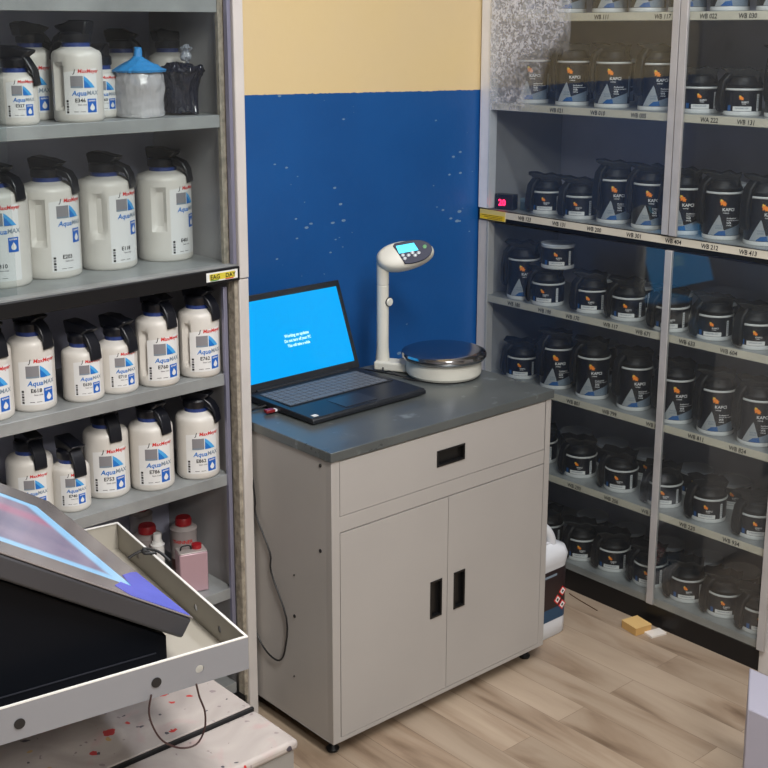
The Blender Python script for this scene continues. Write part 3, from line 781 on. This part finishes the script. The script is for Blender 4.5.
for (x, y) in ((.03, .04), (.69, .04), (.03, .44), (.69, .44)):
    MB().lathe([(0, 0), (.014, 0), (.016, .006), (.010, .012), (.007, .016), (.007, .042), (0, .042)], black_rail, 16, cx=x, cy=y).build('foot', BC)
for (y, z, r) in ((.038, .706, .0042), (.041, .505, .0042), (.139, .310, .0042), (.138, .413, .0022), (.144, .155, .0022)):
    s_ = MB(); s_.T = Matrix.Translation((-.0002, y, z)) @ Matrix.Rotation(PI/2, 4, 'Y')
    s_.lathe([(0, -.0016), (r*.7, -.0014), (r, -.0004), (r, .001), (0, .001)], dark_gap, 12); s_.build('screw', BC)
tag(MB().tube([(-.006, .40, .70), (-.007, .300, .650), (-.007, .276, .56), (-.006, .275, .520), (-.006, .222, .443), (-.006, .218, .393), (-.006, .162, .298), (-.006, .170, .215), (-.006, .192, .178), (-.006, .232, .176), (-.006, .272, .200), (-.006, .33, .27)], .0022, ink).build('power_cord'), 'thin black cord hanging down the left side of the grey drawer cabinet', 'cord')

# ------------------------------------------------------------ laptop
lap_dark = mat('laptop_dark', (34, 37, 42), .38, .2, var=.06, vscale=30)
key_m = mat('key_grey', (96, 100, 106), .5)
key_bed = mat('key_bed', (22, 24, 28), .5)
LP = thing('laptop', 'open dark laptop with a bright blue screen on the grey drawer cabinet', 'laptop', (.085, .168, .745), rad(1.3))
MB().prism([(0, .003), (0, .012), (.006, .0165), (.252, .0195), (.254, .004)], 0, .364, lap_dark, 'x').build('base', LP, .002)
kb = MB(); kb.box(.018, .350, .105, .232, .0165, .0192, key_bed)
for r in range(6):
    yy = .110+r*.0202; dz = .0193
    if r == 0:
        xs = [(.021+.0185*k, .0165) for k in range(4)]+[(.095, .092)]+[(.190+.0185*k, .0165) for k in range(8)]
    else: xs = [(.021+.0185*k, .0165) for k in range(17)]
    for (x, w_) in xs: kb.box(x, x+w_, yy, yy+.0168, dz-.001, dz+.0012, key_m)
kb.build('keyboard', LP, smooth=0)
MB().box(.115, .215, .018, .088, .0160, .0180, mat('touchpad', (44, 47, 52), .35)).build('touchpad', LP)
o = MB().box(.012, .026, .012, .024, .0162, .0178, lab_white).build('sticker', LP, smooth=0); o['label'] = 'small white sticker on the palm rest'
tl = rad(21)
lid = MB(); lid.T = Matrix.Translation((.004, .255, .018)) @ Matrix.Rotation(-tl, 4, 'X')
lid.box(-.002, .368, -.001, .006, 0, .238, lap_dark)
lo = lid.build('screen_lid', LP, .002)
def screen_mat(name, col, st):
    return mat(name, (2, 2, 4), .35, 0, .2, emit=col, estr=st)
scr = screen_mat('screen_blue', (0, 174, 255), .62); stx = screen_mat('screen_text', (200, 255, 245), .75)
sc_ = MB(); sc_.T = lid.T; sc_.box(.012, .354, -.0016, -.0009, .020, .222, scr)
def on_scr(x0, z0): return lambda u, v: (x0+u, -.0019, z0+v)
sc_.text('Working on updates', .0105, stx, on_scr(.189, .116), 'CENTER', .9, .045)
sc_.text('Do not turn off your PC', .0105, stx, on_scr(.189, .1035), 'CENTER', .82, .045)
sc_.text('This will take a while', .0095, stx, on_scr(.189, .091), 'CENTER', .9, .045)
so = sc_.build('display', lo, smooth=0); so['label'] = 'bright blue display with small white lines of text'
h = MB(); h.T = Matrix.Translation((.03, .254, .018)) @ Matrix.Rotation(PI/2, 4, 'Y'); h.lathe([(0, 0), (.006, 0), (.006, .30), (0, .30)], key_bed, 14); h.build('hinge', LP)
t = thing('usb_stick', 'small dark red memory stick plugged into the left side of the laptop', 'memory stick', (.0815, .305, .7475), rad(-8))
MB().box(-.030, -.006, -.008, .008, .0015, .0095, mat('usb_red', (120, 25, 30), .35)).build('body', t, .002)
MB().box(-.006, .0, -.006, .006, .003, .008, alu).build('plug', t)
tag(MB().tube([(.083, .345, .754), (.055, .350, .751), (.03, .35, .7475), (.005, .37, .7475), (-.02, .40, .742), (-.012, .41, .72)], .0025, ink).build('charger_cord'), 'black charger cord leaving the left side of the laptop', 'cord')

# ------------------------------------------------------------ paint scale
sc_white = mat('scale_white', (205, 203, 192), .38, var=.03, vscale=10)
steel = mat('pan_steel', (175, 175, 178), .16, 1.)
SC = thing('paint_scale', 'white paint-mixing scale with a round steel pan and a display head on a pole', 'scale', (.612, .281, .745))
MB().lathe([(0, .004), (.094, .004), (.096, .007), (.0985, .010), (.0995, .022), (.0975, .044), (.090, .046), (0, .046)], sc_white, 64).build('base', SC)
MB().lathe([(0, 0), (.092, 0), (.093, .0045), (0, .0045)], ink, 40).build('rubber_foot_ring', SC)
pan = MB().lathe([(0, .047), (.103, .047), (.1078, .049), (.1112, .054), (.1117, .060), (.1095, .065), (.100, .0688), (.092, .070), (.05, .0702), (0, .0702)], steel, 72).build('weighing_pan', SC)
pan['label'] = 'round polished steel pan'
px_, py_ = .527-.612, .427-.281
d = Vector((px_, py_, 0)).normalized(); nrm = Vector((-d.y, d.x, 0))
arm = MB(); arm.T = Matrix(((d.x, nrm.x, 0, 0), (d.y, nrm.y, 0, 0), (0, 0, 1, 0), (0, 0, 0, 1)))
arm.box(.080, .186, -.026, .026, .002, .026, sc_white); arm.build('base_arm', SC, .005, seg=3)
pl = MB(); pl.T = Matrix.Translation((px_, py_, 0))
pl.lathe([(.0185, .012), (.0185, .03), (.0160, .06), (.0160, .228), (.0152, .229), (.0152, .231), (.0160, .232), (.0165, .29), (.0, .30)], sc_white, 28)
po = pl.build('pole', SC)
kn = MB(); kd_ = Vector((-.35, -.94, 0)).normalized()
kn.T = Matrix.Translation((px_+.008, py_-.0155, .185)) @ Matrix.Rotation(PI/2, 4, 'X') @ Matrix.Rotation(0, 4, 'Z')
kn.lathe([(0, 0), (.010, 0), (.011, .004), (.009, .006), (.0088, .006), (0, .0062)], sc_white, 20)
kn.lathe([(.0112, -.001), (.0125, -.001), (.0125, .002), (.0112, .002)], ink, 20)
kn.build('clamp_knob', po)
# display head: flattened egg, long axis across the view, face tilted up
hd = thing('display_head', None, None); hd.parent = SC
bpy.data.objects.remove(hd)
def head_mesh():
    b = MB()
    vs = []; fs = []; nu, nv = 40, 22
    a, h_, dd = .068, .034, .040
    for i in range(nv+1):
        th = PI*i/nv
        for k in range(nu):
            ph = 2*PI*k/nu
            x = -math.cos(th); s = math.sin(th)**.85
            y = s*math.cos(ph); z = s*math.sin(ph)
            fat = 1.0-.12*x
            yy = dd*y*fat
            if yy < -.020: yy = -.020+(yy+.020)*.25
            vs.append((a*x, yy, h_*z*fat))
    for i in range(nv):
        for k in range(nu):
            k2 = (k+1) % nu
            fs.append((i*nu+k, (i+1)*nu+k, (i+1)*nu+k2, i*nu+k2))
    b.add(vs, fs, sc_white)
    return b
HT = Matrix.Translation((px_+.0472, py_-.0357, .306)) @ Matrix.Rotation(rad(-33), 4, 'Z') @ Matrix.Rotation(rad(-9), 4, 'Y') @ Matrix.Rotation(rad(-28), 4, 'X') @ Matrix.Scale(1.13, 4)
b = head_mesh(); b.v = [tuple(HT @ Vector(p)) for p in b.v]
ho = b.build('display_head', SC, smooth=70)
fp = MB(); fp.T = HT
navy = mat('panel_navy', (10, 18, 52), .4, 0, .25)
yy = -.0268
pts = []
for k in range(22):
    a = -PI*.5+PI*k/21
    pts.append((.004+.057*math.cos(a)**.8 if math.cos(a) > 0 else .004, .0275*math.sin(a)))
poly = [(-.008, -.0285+.003)] + [(p[0], p[1]) for p in pts] + [(-.022, .0265), (-.026, .022)]
fp.prism(poly, yy, yy+.006, navy)
fo = fp.build('front_panel', ho, .0008)
ld = MB(); ld.T = HT; ld.prism([(-.0165, .0005), (.029, .0005), (.022, .0195), (-.0200, .0195)], yy-.0006, yy, mat('lcd_cyan', (20, 200, 235), .3, emit=(10, 205, 245), estr=.72)); 
lo_ = ld.build('lcd', fo, smooth=0)
for (x, z) in ((-.009, -.005), (.004, -.0075), (.014, -.003), (-.006, -.0135), (.019, -.0105), (.028, -.006)):
    k_ = MB(); k_.T = HT @ Matrix.Translation((x, yy, z)) @ Matrix.Rotation(PI/2, 4, 'X'); k_.lathe([(0, 0), (.0042, 0), (.0042, .0008), (.0034, .0014), (0, .0015)], lab_silver, 14, sx=1.15, sy=.9); k_.build('button', fo)
k_ = MB(); k_.T = HT @ Matrix.Translation((.045, yy, .006)) @ Matrix.Rotation(PI/2, 4, 'X'); k_.lathe([(0, 0), (.0045, 0), (.0045, .0008), (0, .0015)], mat('button_green', (60, 140, 70), .4), 14); k_.build('power_button', fo)
tag(MB().tube([(.500, .395, .760), (.482, .372, .757), (.478, .345, .765), (.492, .325, .757), (.505, .300, .749), (.520, .272, .748), (.516, .31, .748), (.49, .42, .748), (.47, .47, .748)], .0021, ink).build('scale_cord'), 'thin black cord looping at the foot of the scale pole', 'cord')

# ------------------------------------------------------------ floor items
# white jug behind the drawer cabinet
JG = thing('jerry_can', 'white plastic jug with a dark label and red hazard diamonds behind the drawer cabinet', 'jug', (.8085, .128, 0), 0)
jm = mat('jug_white', (206, 208, 212), .4, var=.03)
def rbox(w, d, z, r=.03, n=5):
    o = []
    for cx, cy, a0 in ((w-r, -d+r, -PI/2), (w-r, d-r, 0), (-w+r, d-r, PI/2), (-w+r, -d+r, PI)):
        for k in range(n+1):
            a = a0+PI/2*k/n; o.append((cx+r*math.cos(a), cy+r*math.sin(a), z))
    return o
def loft(mb, rings, mt):
    n = len(rings[0]); vs = [p for r in rings for p in r]; fs = [tuple(reversed(range(n)))]
    for i in range(len(rings)-1):
        for k in range(n):
            k2 = (k+1) % n; fs.append((i*n+k, i*n+k2, (i+1)*n+k2, (i+1)*n+k))
    fs.append(tuple((len(rings)-1)*n+k for k in range(n)))
    mb.add(vs, fs, mt)
b = MB(); loft(b, [rbox(.081, .062, 0), rbox(.0855, .066, .006), rbox(.0855, .066, .045), rbox(.0850, .0655, .048), rbox(.0850, .0655, .205), rbox(.086, .068, .215), rbox(.088, .070, .235), rbox(.082, .064, .255), rbox(.055, .045, .268), rbox(.05, .045, .272, .02)], jm)
b.lathe([(.022, .255), (.022, .285), (0, .286)], jm, 24, cx=-.002, cy=.03)
b.build('jug_body', JG, smooth=50)
MB().tube([(.038, -.035, .250), (.034, -.038, .275), (.022, -.036, .300), (.004, -.03, .318), (-.018, -.02, .315), (-.04, 0, .290)], .0135, jm, 12).build('jug_handle', JG)
MB().lathe([(0, .282), (.024, .282), (.025, .286), (.025, .302), (0, .304)], jm, 24, cx=-.002, cy=.03).build('cap', JG)
l = MB(); loft(l, [rbox(.0858, .0663, .052), rbox(.0858, .0663, .088)], mat('jug_label_blue', (30, 66, 96), .4)); loft(l, [rbox(.0858, .0663, .088), rbox(.0858, .0663, .200)], mat('jug_label_dark', (38, 26, 30), .4))
def diamond(cx, cz, r, face=-.0664):
    l.prism([(cx, cz-r), (cx+r, cz), (cx, cz+r), (cx-r, cz)], face-.0006, face, red); l.prism([(cx, cz-r*.7), (cx+r*.7, cz), (cx, cz+r*.7), (cx-r*.7, cz)], face-.001, face-.0004, lab_white); l.prism([(cx, cz-r*.3), (cx+r*.3, cz), (cx, cz+r*.3), (cx-r*.3, cz)], face-.0013, face-.0009, ink)
diamond(.056, .128, .0150); diamond(.036, .108, .0150); diamond(.056, .088, .0150)
l.box(-.02, .03, -.0672, -.0662, .182, .188, lab_grey); l.build('label', JG, smooth=40)
# small cardboard box and card near the plinth of the right cabinet
t = thing('cardboard_box', 'small tan cardboard box lying on the floor by the black plinth', 'box', (1.040, -.062, 0), rad(-12))
cb = mat('cardboard', (190, 150, 90), .7, var=.06)
MB().box(-.028, .028, -.030, .030, 0, .022, cb).build('box_body', t, .001)
MB().box(-.0285, .0285, -.0305, .0305, .0218, .0228, mat('cardboard_top', (205, 170, 110), .7)).build('top_flap', t)
t = MB().box(-.026, .026, -.016, .016, .0, .006, mat('card_white', (215, 208, 200), .6)).build('white_card', None, .0005); t.location = (1.058, -.113, 0); t.rotation_euler = (0, 0, rad(-14)); tag(t, 'small white card lying against the tan cardboard box on the floor', 'card')
tag(MB().tube([(1.070, .204, .0018), (1.060, .160, .0018), (1.052, .115, .0018), (1.046, .080, .0018)], .0014, mat('twig', (90, 65, 45), .6)).build('loose_string'), 'thin brown string lying on the floor between the jug and the black plinth', 'string')
# white carton at the lower right edge
wc = mat('carton_white', (160, 158, 172), .55)
t = thing('white_carton', 'pale lilac-white carton at the lower right edge of the picture', 'carton', (.458, -.760, 0))
fp_ = [(0, 0), (.143, .086), (.143, -.214), (0, -.30)]
MB().prism(fp_, 0, .150, wc, 'z').build('carton_body', t, .002)
MB().prism([(-.0015, .0005), (.1445, .0885), (.1445, -.2140), (-.0015, -.3020)], .1505, .300, wc, 'z').build('carton_lid', t, .003)

# ------------------------------------------------------------ paint-stained bench with the tray and monitor
def stained():
    m = bpy.data.materials.new('stained_board'); m.use_nodes = True
    nt = m.node_tree; b = nt.nodes['Principled BSDF']; b.inputs['Roughness'].default_value = .5
    tc = node(nt, 'ShaderNodeTexCoord')
    def noise(s, d=4, dist=0.):
        n = node(nt, 'ShaderNodeTexNoise'); n.inputs['Scale'].default_value = s; n.inputs['Detail'].default_value = d; n.inputs['Distortion'].default_value = dist
        nt.links.new(tc.outputs['Object'], n.inputs['Vector']); return n
    def vor(s, thr, off):
        mp = node(nt, 'ShaderNodeMapping'); mp.inputs['Location'].default_value = off; nt.links.new(tc.outputs['Object'], mp.inputs[0])
        wv = node(nt, 'ShaderNodeTexNoise'); wv.inputs['Scale'].default_value = 50; nt.links.new(mp.outputs[0], wv.inputs['Vector'])
        va = node(nt, 'ShaderNodeVectorMath', operation='MULTIPLY_ADD'); va.inputs[1].default_value = (.02, .02, .02)
        nt.links.new(wv.outputs['Color'], va.inputs[0]); nt.links.new(mp.outputs[0], va.inputs[2])
        v = node(nt, 'ShaderNodeTexVoronoi'); v.inputs['Scale'].default_value = s; nt.links.new(va.outputs[0], v.inputs['Vector'])
        sp = node(nt, 'ShaderNodeSeparateColor'); nt.links.new(v.outputs['Color'], sp.inputs[0])
        t_ = mathn(nt, 'MULTIPLY', mathn(nt, 'SUBTRACT', sp.outputs[0], .55), thr)
        return mathn(nt, 'LESS_THAN', v.outputs['Distance'], t_)
    c = mixc(nt, noise(9, 8, 1.2).outputs['Fac'], srgb((112, 104, 102)), srgb((190, 182, 176)))
    mr = node(nt, 'ShaderNodeMapRange'); mr.inputs['From Min'].default_value = .55; mr.inputs['From Max'].default_value = .7
    nt.links.new(noise(14, 5, 1.).outputs['Fac'], mr.inputs['Value'])
    c = mixc(nt, mathn(nt, 'MULTIPLY', mr.outputs[0], .45), c, srgb((170, 128, 128)))
    c = mixc(nt, vor(48, .5, (0, 0, 0)), c, srgb((62, 58, 68)))
    c = mixc(nt, vor(26, .55, (3.1, 1.7, 0)), c, srgb((165, 34, 34)))
    c = mixc(nt, vor(30, .36, (7.3, 4.2, 0)), c, srgb((176, 146, 96)))
    c = mixc(nt, vor(70, .6, (1.3, 9.2, 0)), c, srgb((130, 118, 120)))
    nt.links.new(c, b.inputs['Base Color']); return m
sm = stained()
bench_side = mat('bench_side', (125, 122, 118), .5, var=.1)
BN = thing('paint_bench', 'low paint-splattered bench at the lower left below the tray', 'bench', (0, 0, 0))
MB().box(-2.2, -.602, -.5405, .12, .605, .622, sm).build('board', BN, .002)
MB().box(-2.2, -.598, -.655, -.5455, .600, .6165, sm).build('front_ledge', BN, .006, seg=3)
MB().box(-2.2, -.600, -.5455, -.5402, .600, .6195, ink).build('seam_strip', BN)
MB().box(-2.195, -.605, -.652, .118, .52, .605, bench_side).build('apron', BN, .002)
for (x, y) in ((-.64, -.615), (-.64, .08), (-2.15, -.615), (-2.15, .08)):
    MB().box(x-.028, x+.028, y-.028, y+.028, 0, .52, bench_side).build('leg', BN, .002)

# tray: built in its own frame, origin at its front right rim corner, x to the left-negative, y back
TR = thing('metal_tray', 'pale metal tray with round holes along its rim standing over the bench', 'tray', (-.727, -.717, 0), rad(-8.2))
tr_out = mat('tray_metal', (134, 136, 142), .4, .25, var=.03); tr_in = mat('tray_inner', (160, 155, 145), .45, .1, var=.05)
zt, zb_ = .85, .804; TW, TD = .62, .46
def holed_wall(mb, length, holes, mt, put_):
    # strip wall in (s, z) with square-ring round holes cut out by fans
    th = .0016
    bm = bmesh.new()
    edges = [0]
    for s_, r_ in holes: edges += [s_-r_*1.5, s_+r_*1.5]
    edges.append(length)
    def P(s_, z_, k): return put_(s_, z_, k*th)
    for k in range(0, len(edges)-1, 2):
        a, c_ = edges[k], edges[k+1]
        for t_ in (0, 1):
            q = [P(a, zb_, t_), P(c_, zb_, t_), P(c_, zt, t_), P(a, zt, t_)]
            mb.add(q, [(0, 1, 2, 3) if t_ == 0 else (3, 2, 1, 0)], mt)
    for (s_, r_) in holes:
        a, c_ = s_-r_*1.5, s_+r_*1.5; zc = (zt+zb_)/2-.002
        hw = r_*1.5
        ang = sorted([2*PI*k/24 for k in range(24)]+[math.atan2(dz, dx) % (2*PI) for dx in (-hw, hw) for dz in (zt-zc, zb_-zc)])
        N = len(ang)
        for t_ in (0, 1):
            inner = []; outer = []
            for an in ang:
                ca, sa = math.cos(an), math.sin(an)
                inner.append(P(s_+r_*ca, zc+r_*sa, t_))
                hh = (zt-zc) if sa > 0 else (zc-zb_)
                q = min(hw/abs(ca) if abs(ca) > 1e-6 else 9, hh/abs(sa) if abs(sa) > 1e-6 else 9)
                outer.append(P(s_+q*ca, zc+q*sa, t_))
            mb.add(inner+outer, [(k, N+k, N+(k+1) % N, (k+1) % N) if t_ == 0 else ((k+1) % N, N+(k+1) % N, N+k, k) for k in range(N)], mt)
    # bottom/top thickness
b = MB()
holed_wall(b, TW, [(.071, .0058), (.1315, .0058), (.307, .0058), (.50, .0058)], tr_out, lambda s_, z_, o_: (-s_, o_, z_))
b.build('front_rim', TR, smooth=0)
b = MB()
holed_wall(b, TD, [(.084, .0055), (.162, .0055), (.375, .0055)], tr_in, lambda s_, z_, o_: (-o_, s_, z_))
b.build('side_rim', TR, smooth=0)
for hx in (.1315, .307):
    k_ = MB(); k_.T = Matrix.Translation((-hx, .0, (zt+zb_)/2-.002)) @ Matrix.Rotation(PI/2, 4, 'X'); k_.lathe([(0, -.004), (.0056, -.004), (.0056, .0004), (.0068, .0004), (.0068, .0012), (0, .0014)], ink, 18); k_.build('rubber_plug', TR)
edge = mat('tray_edge', (225, 224, 220), .35, .2)
MB().box(-TW, -.0, .0, .0035, zt, zt+.0015, edge).box(-.0035, 0, .0035, TD, zt, zt+.0015, edge).box(-TW, -.0035, TD-.0035, TD, zt, zt+.0015, edge).build('rim_edge', TR)
MB().box(-TW, -.0018, TD-.0016, TD, zb_, zt, tr_in).build('back_rim', TR)
MB().box(-TW, -.0018, .0018, TD-.0018, zb_, zb_+.0016, tr_in).build('tray_floor', TR)
for x, y in ((-.36, .42), (-.58, .42), (-.58, .12)):
    MB().box(x-.02, x+.02, y-.02, y+.02, .622, zb_, bench_side).build('support_block', TR)
# monitor lying tilted in the tray
Q = Vector((-.784, -.674, .880)); e1 = Vector((.046, .498, 0)).normalized()
tilt = rad(32.5)
side = Vector((-e1.y, e1.x, 0))       # horizontal, pointing left
e2 = (side*math.cos(tilt)+Vector((0, 0, math.sin(tilt)))).normalized()
n3 = e2.cross(e1).normalized()
if n3.z < 0: n3 = -n3
MO = thing('monitor', 'grey-framed monitor lying tilted in the metal tray, its screen glowing pale blue', 'monitor', (0, 0, 0))
MT = Matrix(((e1.x, e2.x, n3.x, Q.x), (e1.y, e2.y, n3.y, Q.y), (e1.z, e2.z, n3.z, Q.z), (0, 0, 0, 1)))
bez = mat('monitor_bezel', (112, 106, 106), .18, 0, .7, var=.12, vscale=10)
bez_side = mat('monitor_side', (52, 52, 56), .4, var=.1)
L1, L2 = .50, .42
flip = MT.to_3x3().determinant() < 0
def mbox(name, parent, x0, x1, y0, y1, z0, z1, mt, bev=.0):
    b = MB(); b.T = MT; b.box(x0, x1, y0, y1, z0, z1, mt)
    if flip: b.f = [list(reversed(f)) for f in b.f]
    return b.build(name, parent, bev)
ca = mbox('casing', MO, 0, L1, 0, L2, -.030, -.0012, bez_side, .004)
fr_ = MB(); fr_.T = MT
bw0, bw1, bwf = .060, .064, .090
fr_.box(0, bw0, 0, L2, -.0012, .0012, bez); fr_.box(L1-bwf, L1, 0, L2, -.0012, .0012, bez)
fr_.box(bw0, L1-bwf, 0, bw1, -.0012, .0012, bez); fr_.box(bw0, L1-bwf, L2-.05, L2, -.0012, .0012, bez)
if flip: fr_.f = [list(reversed(f)) for f in fr_.f]
fr_.build('bezel', MO, .001)
def mon_screen():
    m = bpy.data.materials.new('monitor_image'); m.use_nodes = True
    nt = m.node_tree; b = nt.nodes['Principled BSDF']; b.inputs['Roughness'].default_value = .15; b.inputs['Base Color'].default_value = (.02, .02, .03, 1)
    uv = node(nt, 'ShaderNodeTexCoord')
    mp = node(nt, 'ShaderNodeMapping')
    # into monitor coordinates
    inv = MT.inverted()
    dots = []
    for r in range(2):
        dp = node(nt, 'ShaderNodeVectorMath', operation='DOT_PRODUCT'); dp.inputs[1].default_value = (inv[r][0], inv[r][1], inv[r][2])
        nt.links.new(uv.outputs['Object'], dp.inputs[0])
        dots.append(mathn(nt, 'ADD', dp.outputs['Value'], inv[r][3]))
    u, v = dots
    # distance from screen border
    du = mathn(nt, 'MINIMUM', mathn(nt, 'SUBTRACT', u, bw0), mathn(nt, 'SUBTRACT', L1-bwf, u))
    dv = mathn(nt, 'SUBTRACT', v, bw1)
    dm_ = mathn(nt, 'MINIMUM', du, dv)
    mr = node(nt, 'ShaderNodeMapRange'); mr.inputs['From Min'].default_value = .022; mr.inputs['From Max'].default_value = .034
    nt.links.new(dm_, mr.inputs['Value'])
    n = node(nt, 'ShaderNodeTexNoise'); n.inputs['Scale'].default_value = 9; n.inputs['Detail'].default_value = 2
    nt.links.new(uv.outputs['Object'], n.inputs['Vector'])
    inner = mixc(nt, n.outputs['Fac'], srgb((70, 84, 120)), srgb((170, 150, 170)))
    vo = mathn(nt, 'ABSOLUTE', mathn(nt, 'SUBTRACT', u, .30))
    mr2 = node(nt, 'ShaderNodeMapRange'); mr2.inputs['From Min'].default_value = .012; mr2.inputs['From Max'].default_value = .04; mr2.inputs['To Min'].default_value = .6; mr2.inputs['To Max'].default_value = 0
    nt.links.new(vo, mr2.inputs['Value'])
    inner = mixc(nt, mr2.outputs[0], inner, srgb((190, 110, 140)))
    c = mixc(nt, mr.outputs[0], srgb((150, 205, 245)), inner)
    nt.links.new(c, b.inputs['Emission Color']); b.inputs['Emission Strength'].default_value = .6
    return m
mbox('screen', MO, bw0, L1-bwf, bw1, L2-.05, -.0012, .0006, mon_screen())
fb = MB(); fb.T = MT  # thin violet-blue patch laid over the bezel corner
fb.prism([(.004, .100), (.030, .112), (.062, .086), (.058, .070), (.110, .058), (.150, .022), (.165, .004), (.004, .004)], .0013, .0019, mat('violet_patch', (84, 88, 190), .25, var=.12, vscale=14), 'z')
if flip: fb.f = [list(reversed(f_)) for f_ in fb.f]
o = fb.build('bezel_patch', MO, smooth=0); o['label'] = 'violet-blue patch on the bezel corner'
# dark equipment box under the monitor, in the tray frame
EB = thing('equipment_box', 'black box standing in the tray under the tilted monitor', 'box', TR.location, TR.rotation_euler.z)
ebm = mat('equipment_black', (6, 9, 16), .55, 0, .15)
# sloped top follows the monitor underside
MB().prism([(-.094, zb_+.002), (-.094, .857), (-.40, 1.052), (-.60, 1.052), (-.60, zb_+.002)], .050, .40, ebm).build('housing', EB, .002)
MB().box(-.58, -.11, .0490, .0500, .836, .8375, mat('box_seam', (40, 42, 50), .4)).build('lower_seam', EB)
# cables hanging below the tray
tag(MB().tube([(-.869, -.705, .815), (-.873, -.704, .792), (-.868, -.705, .768), (-.856, -.707, .745), (-.834, -.711, .728), (-.812, -.715, .726), (-.800, -.717, .743), (-.798, -.717, .768), (-.805, -.716, .792), (-.809, -.716, .812)], .0013, mat('cable_brown', (50, 30, 30), .4)).build('hanging_cable'), 'thin dark cable hanging in a loop below the metal tray', 'cable')
tag(MB().tube([(-.716, -.388, .847), (-.702, -.392, .8535), (-.690, -.396, .8545), (-.680, -.402, .846), (-.682, -.410, .8530), (-.697, -.404, .8545), (-.690, -.392, .8565), (-.674, -.405, .852), (-.665, -.425, .840)], .0022, ink).build('cable_tie'), 'black cable tied around the right rim of the metal tray', 'cable')

# ------------------------------------------------------------ camera
A = rad(40.9); pitch = .23097; roll = -.00114; f = 1230.5
M3 = Matrix(((math.cos(A), math.sin(A), 0), (-math.sin(A), math.cos(A), 0), (0, 0, 1)))
F = Vector((0, math.cos(pitch), -math.sin(pitch))); R = Vector((1, 0, 0)); U = R.cross(F)
R2 = R*math.cos(roll)+U*math.sin(roll); U2 = -R*math.sin(roll)+U*math.cos(roll)
R2, U2, F = M3 @ R2, M3 @ U2, M3 @ F
cam = bpy.data.cameras.new('camera'); co = bpy.data.objects.new('camera', cam); COL.objects.link(co)
mw = Matrix((R2, U2, -F)).transposed().to_4x4(); mw.translation = Vector((-1.581, -1.944, 1.635))
co.matrix_world = mw
cam.sensor_width = 36; cam.sensor_fit = 'HORIZONTAL'; cam.lens = f*36/768
cam.shift_x = (384-367.2)/768; cam.shift_y = (316.5-384)/768
cam.clip_start = .05
S.camera = co
S.view_settings.view_transform = 'Standard'; S.view_settings.look = 'None'; S.view_settings.gamma = 1; S.view_settings.exposure = .68
S.view_settings.use_curve_mapping = False
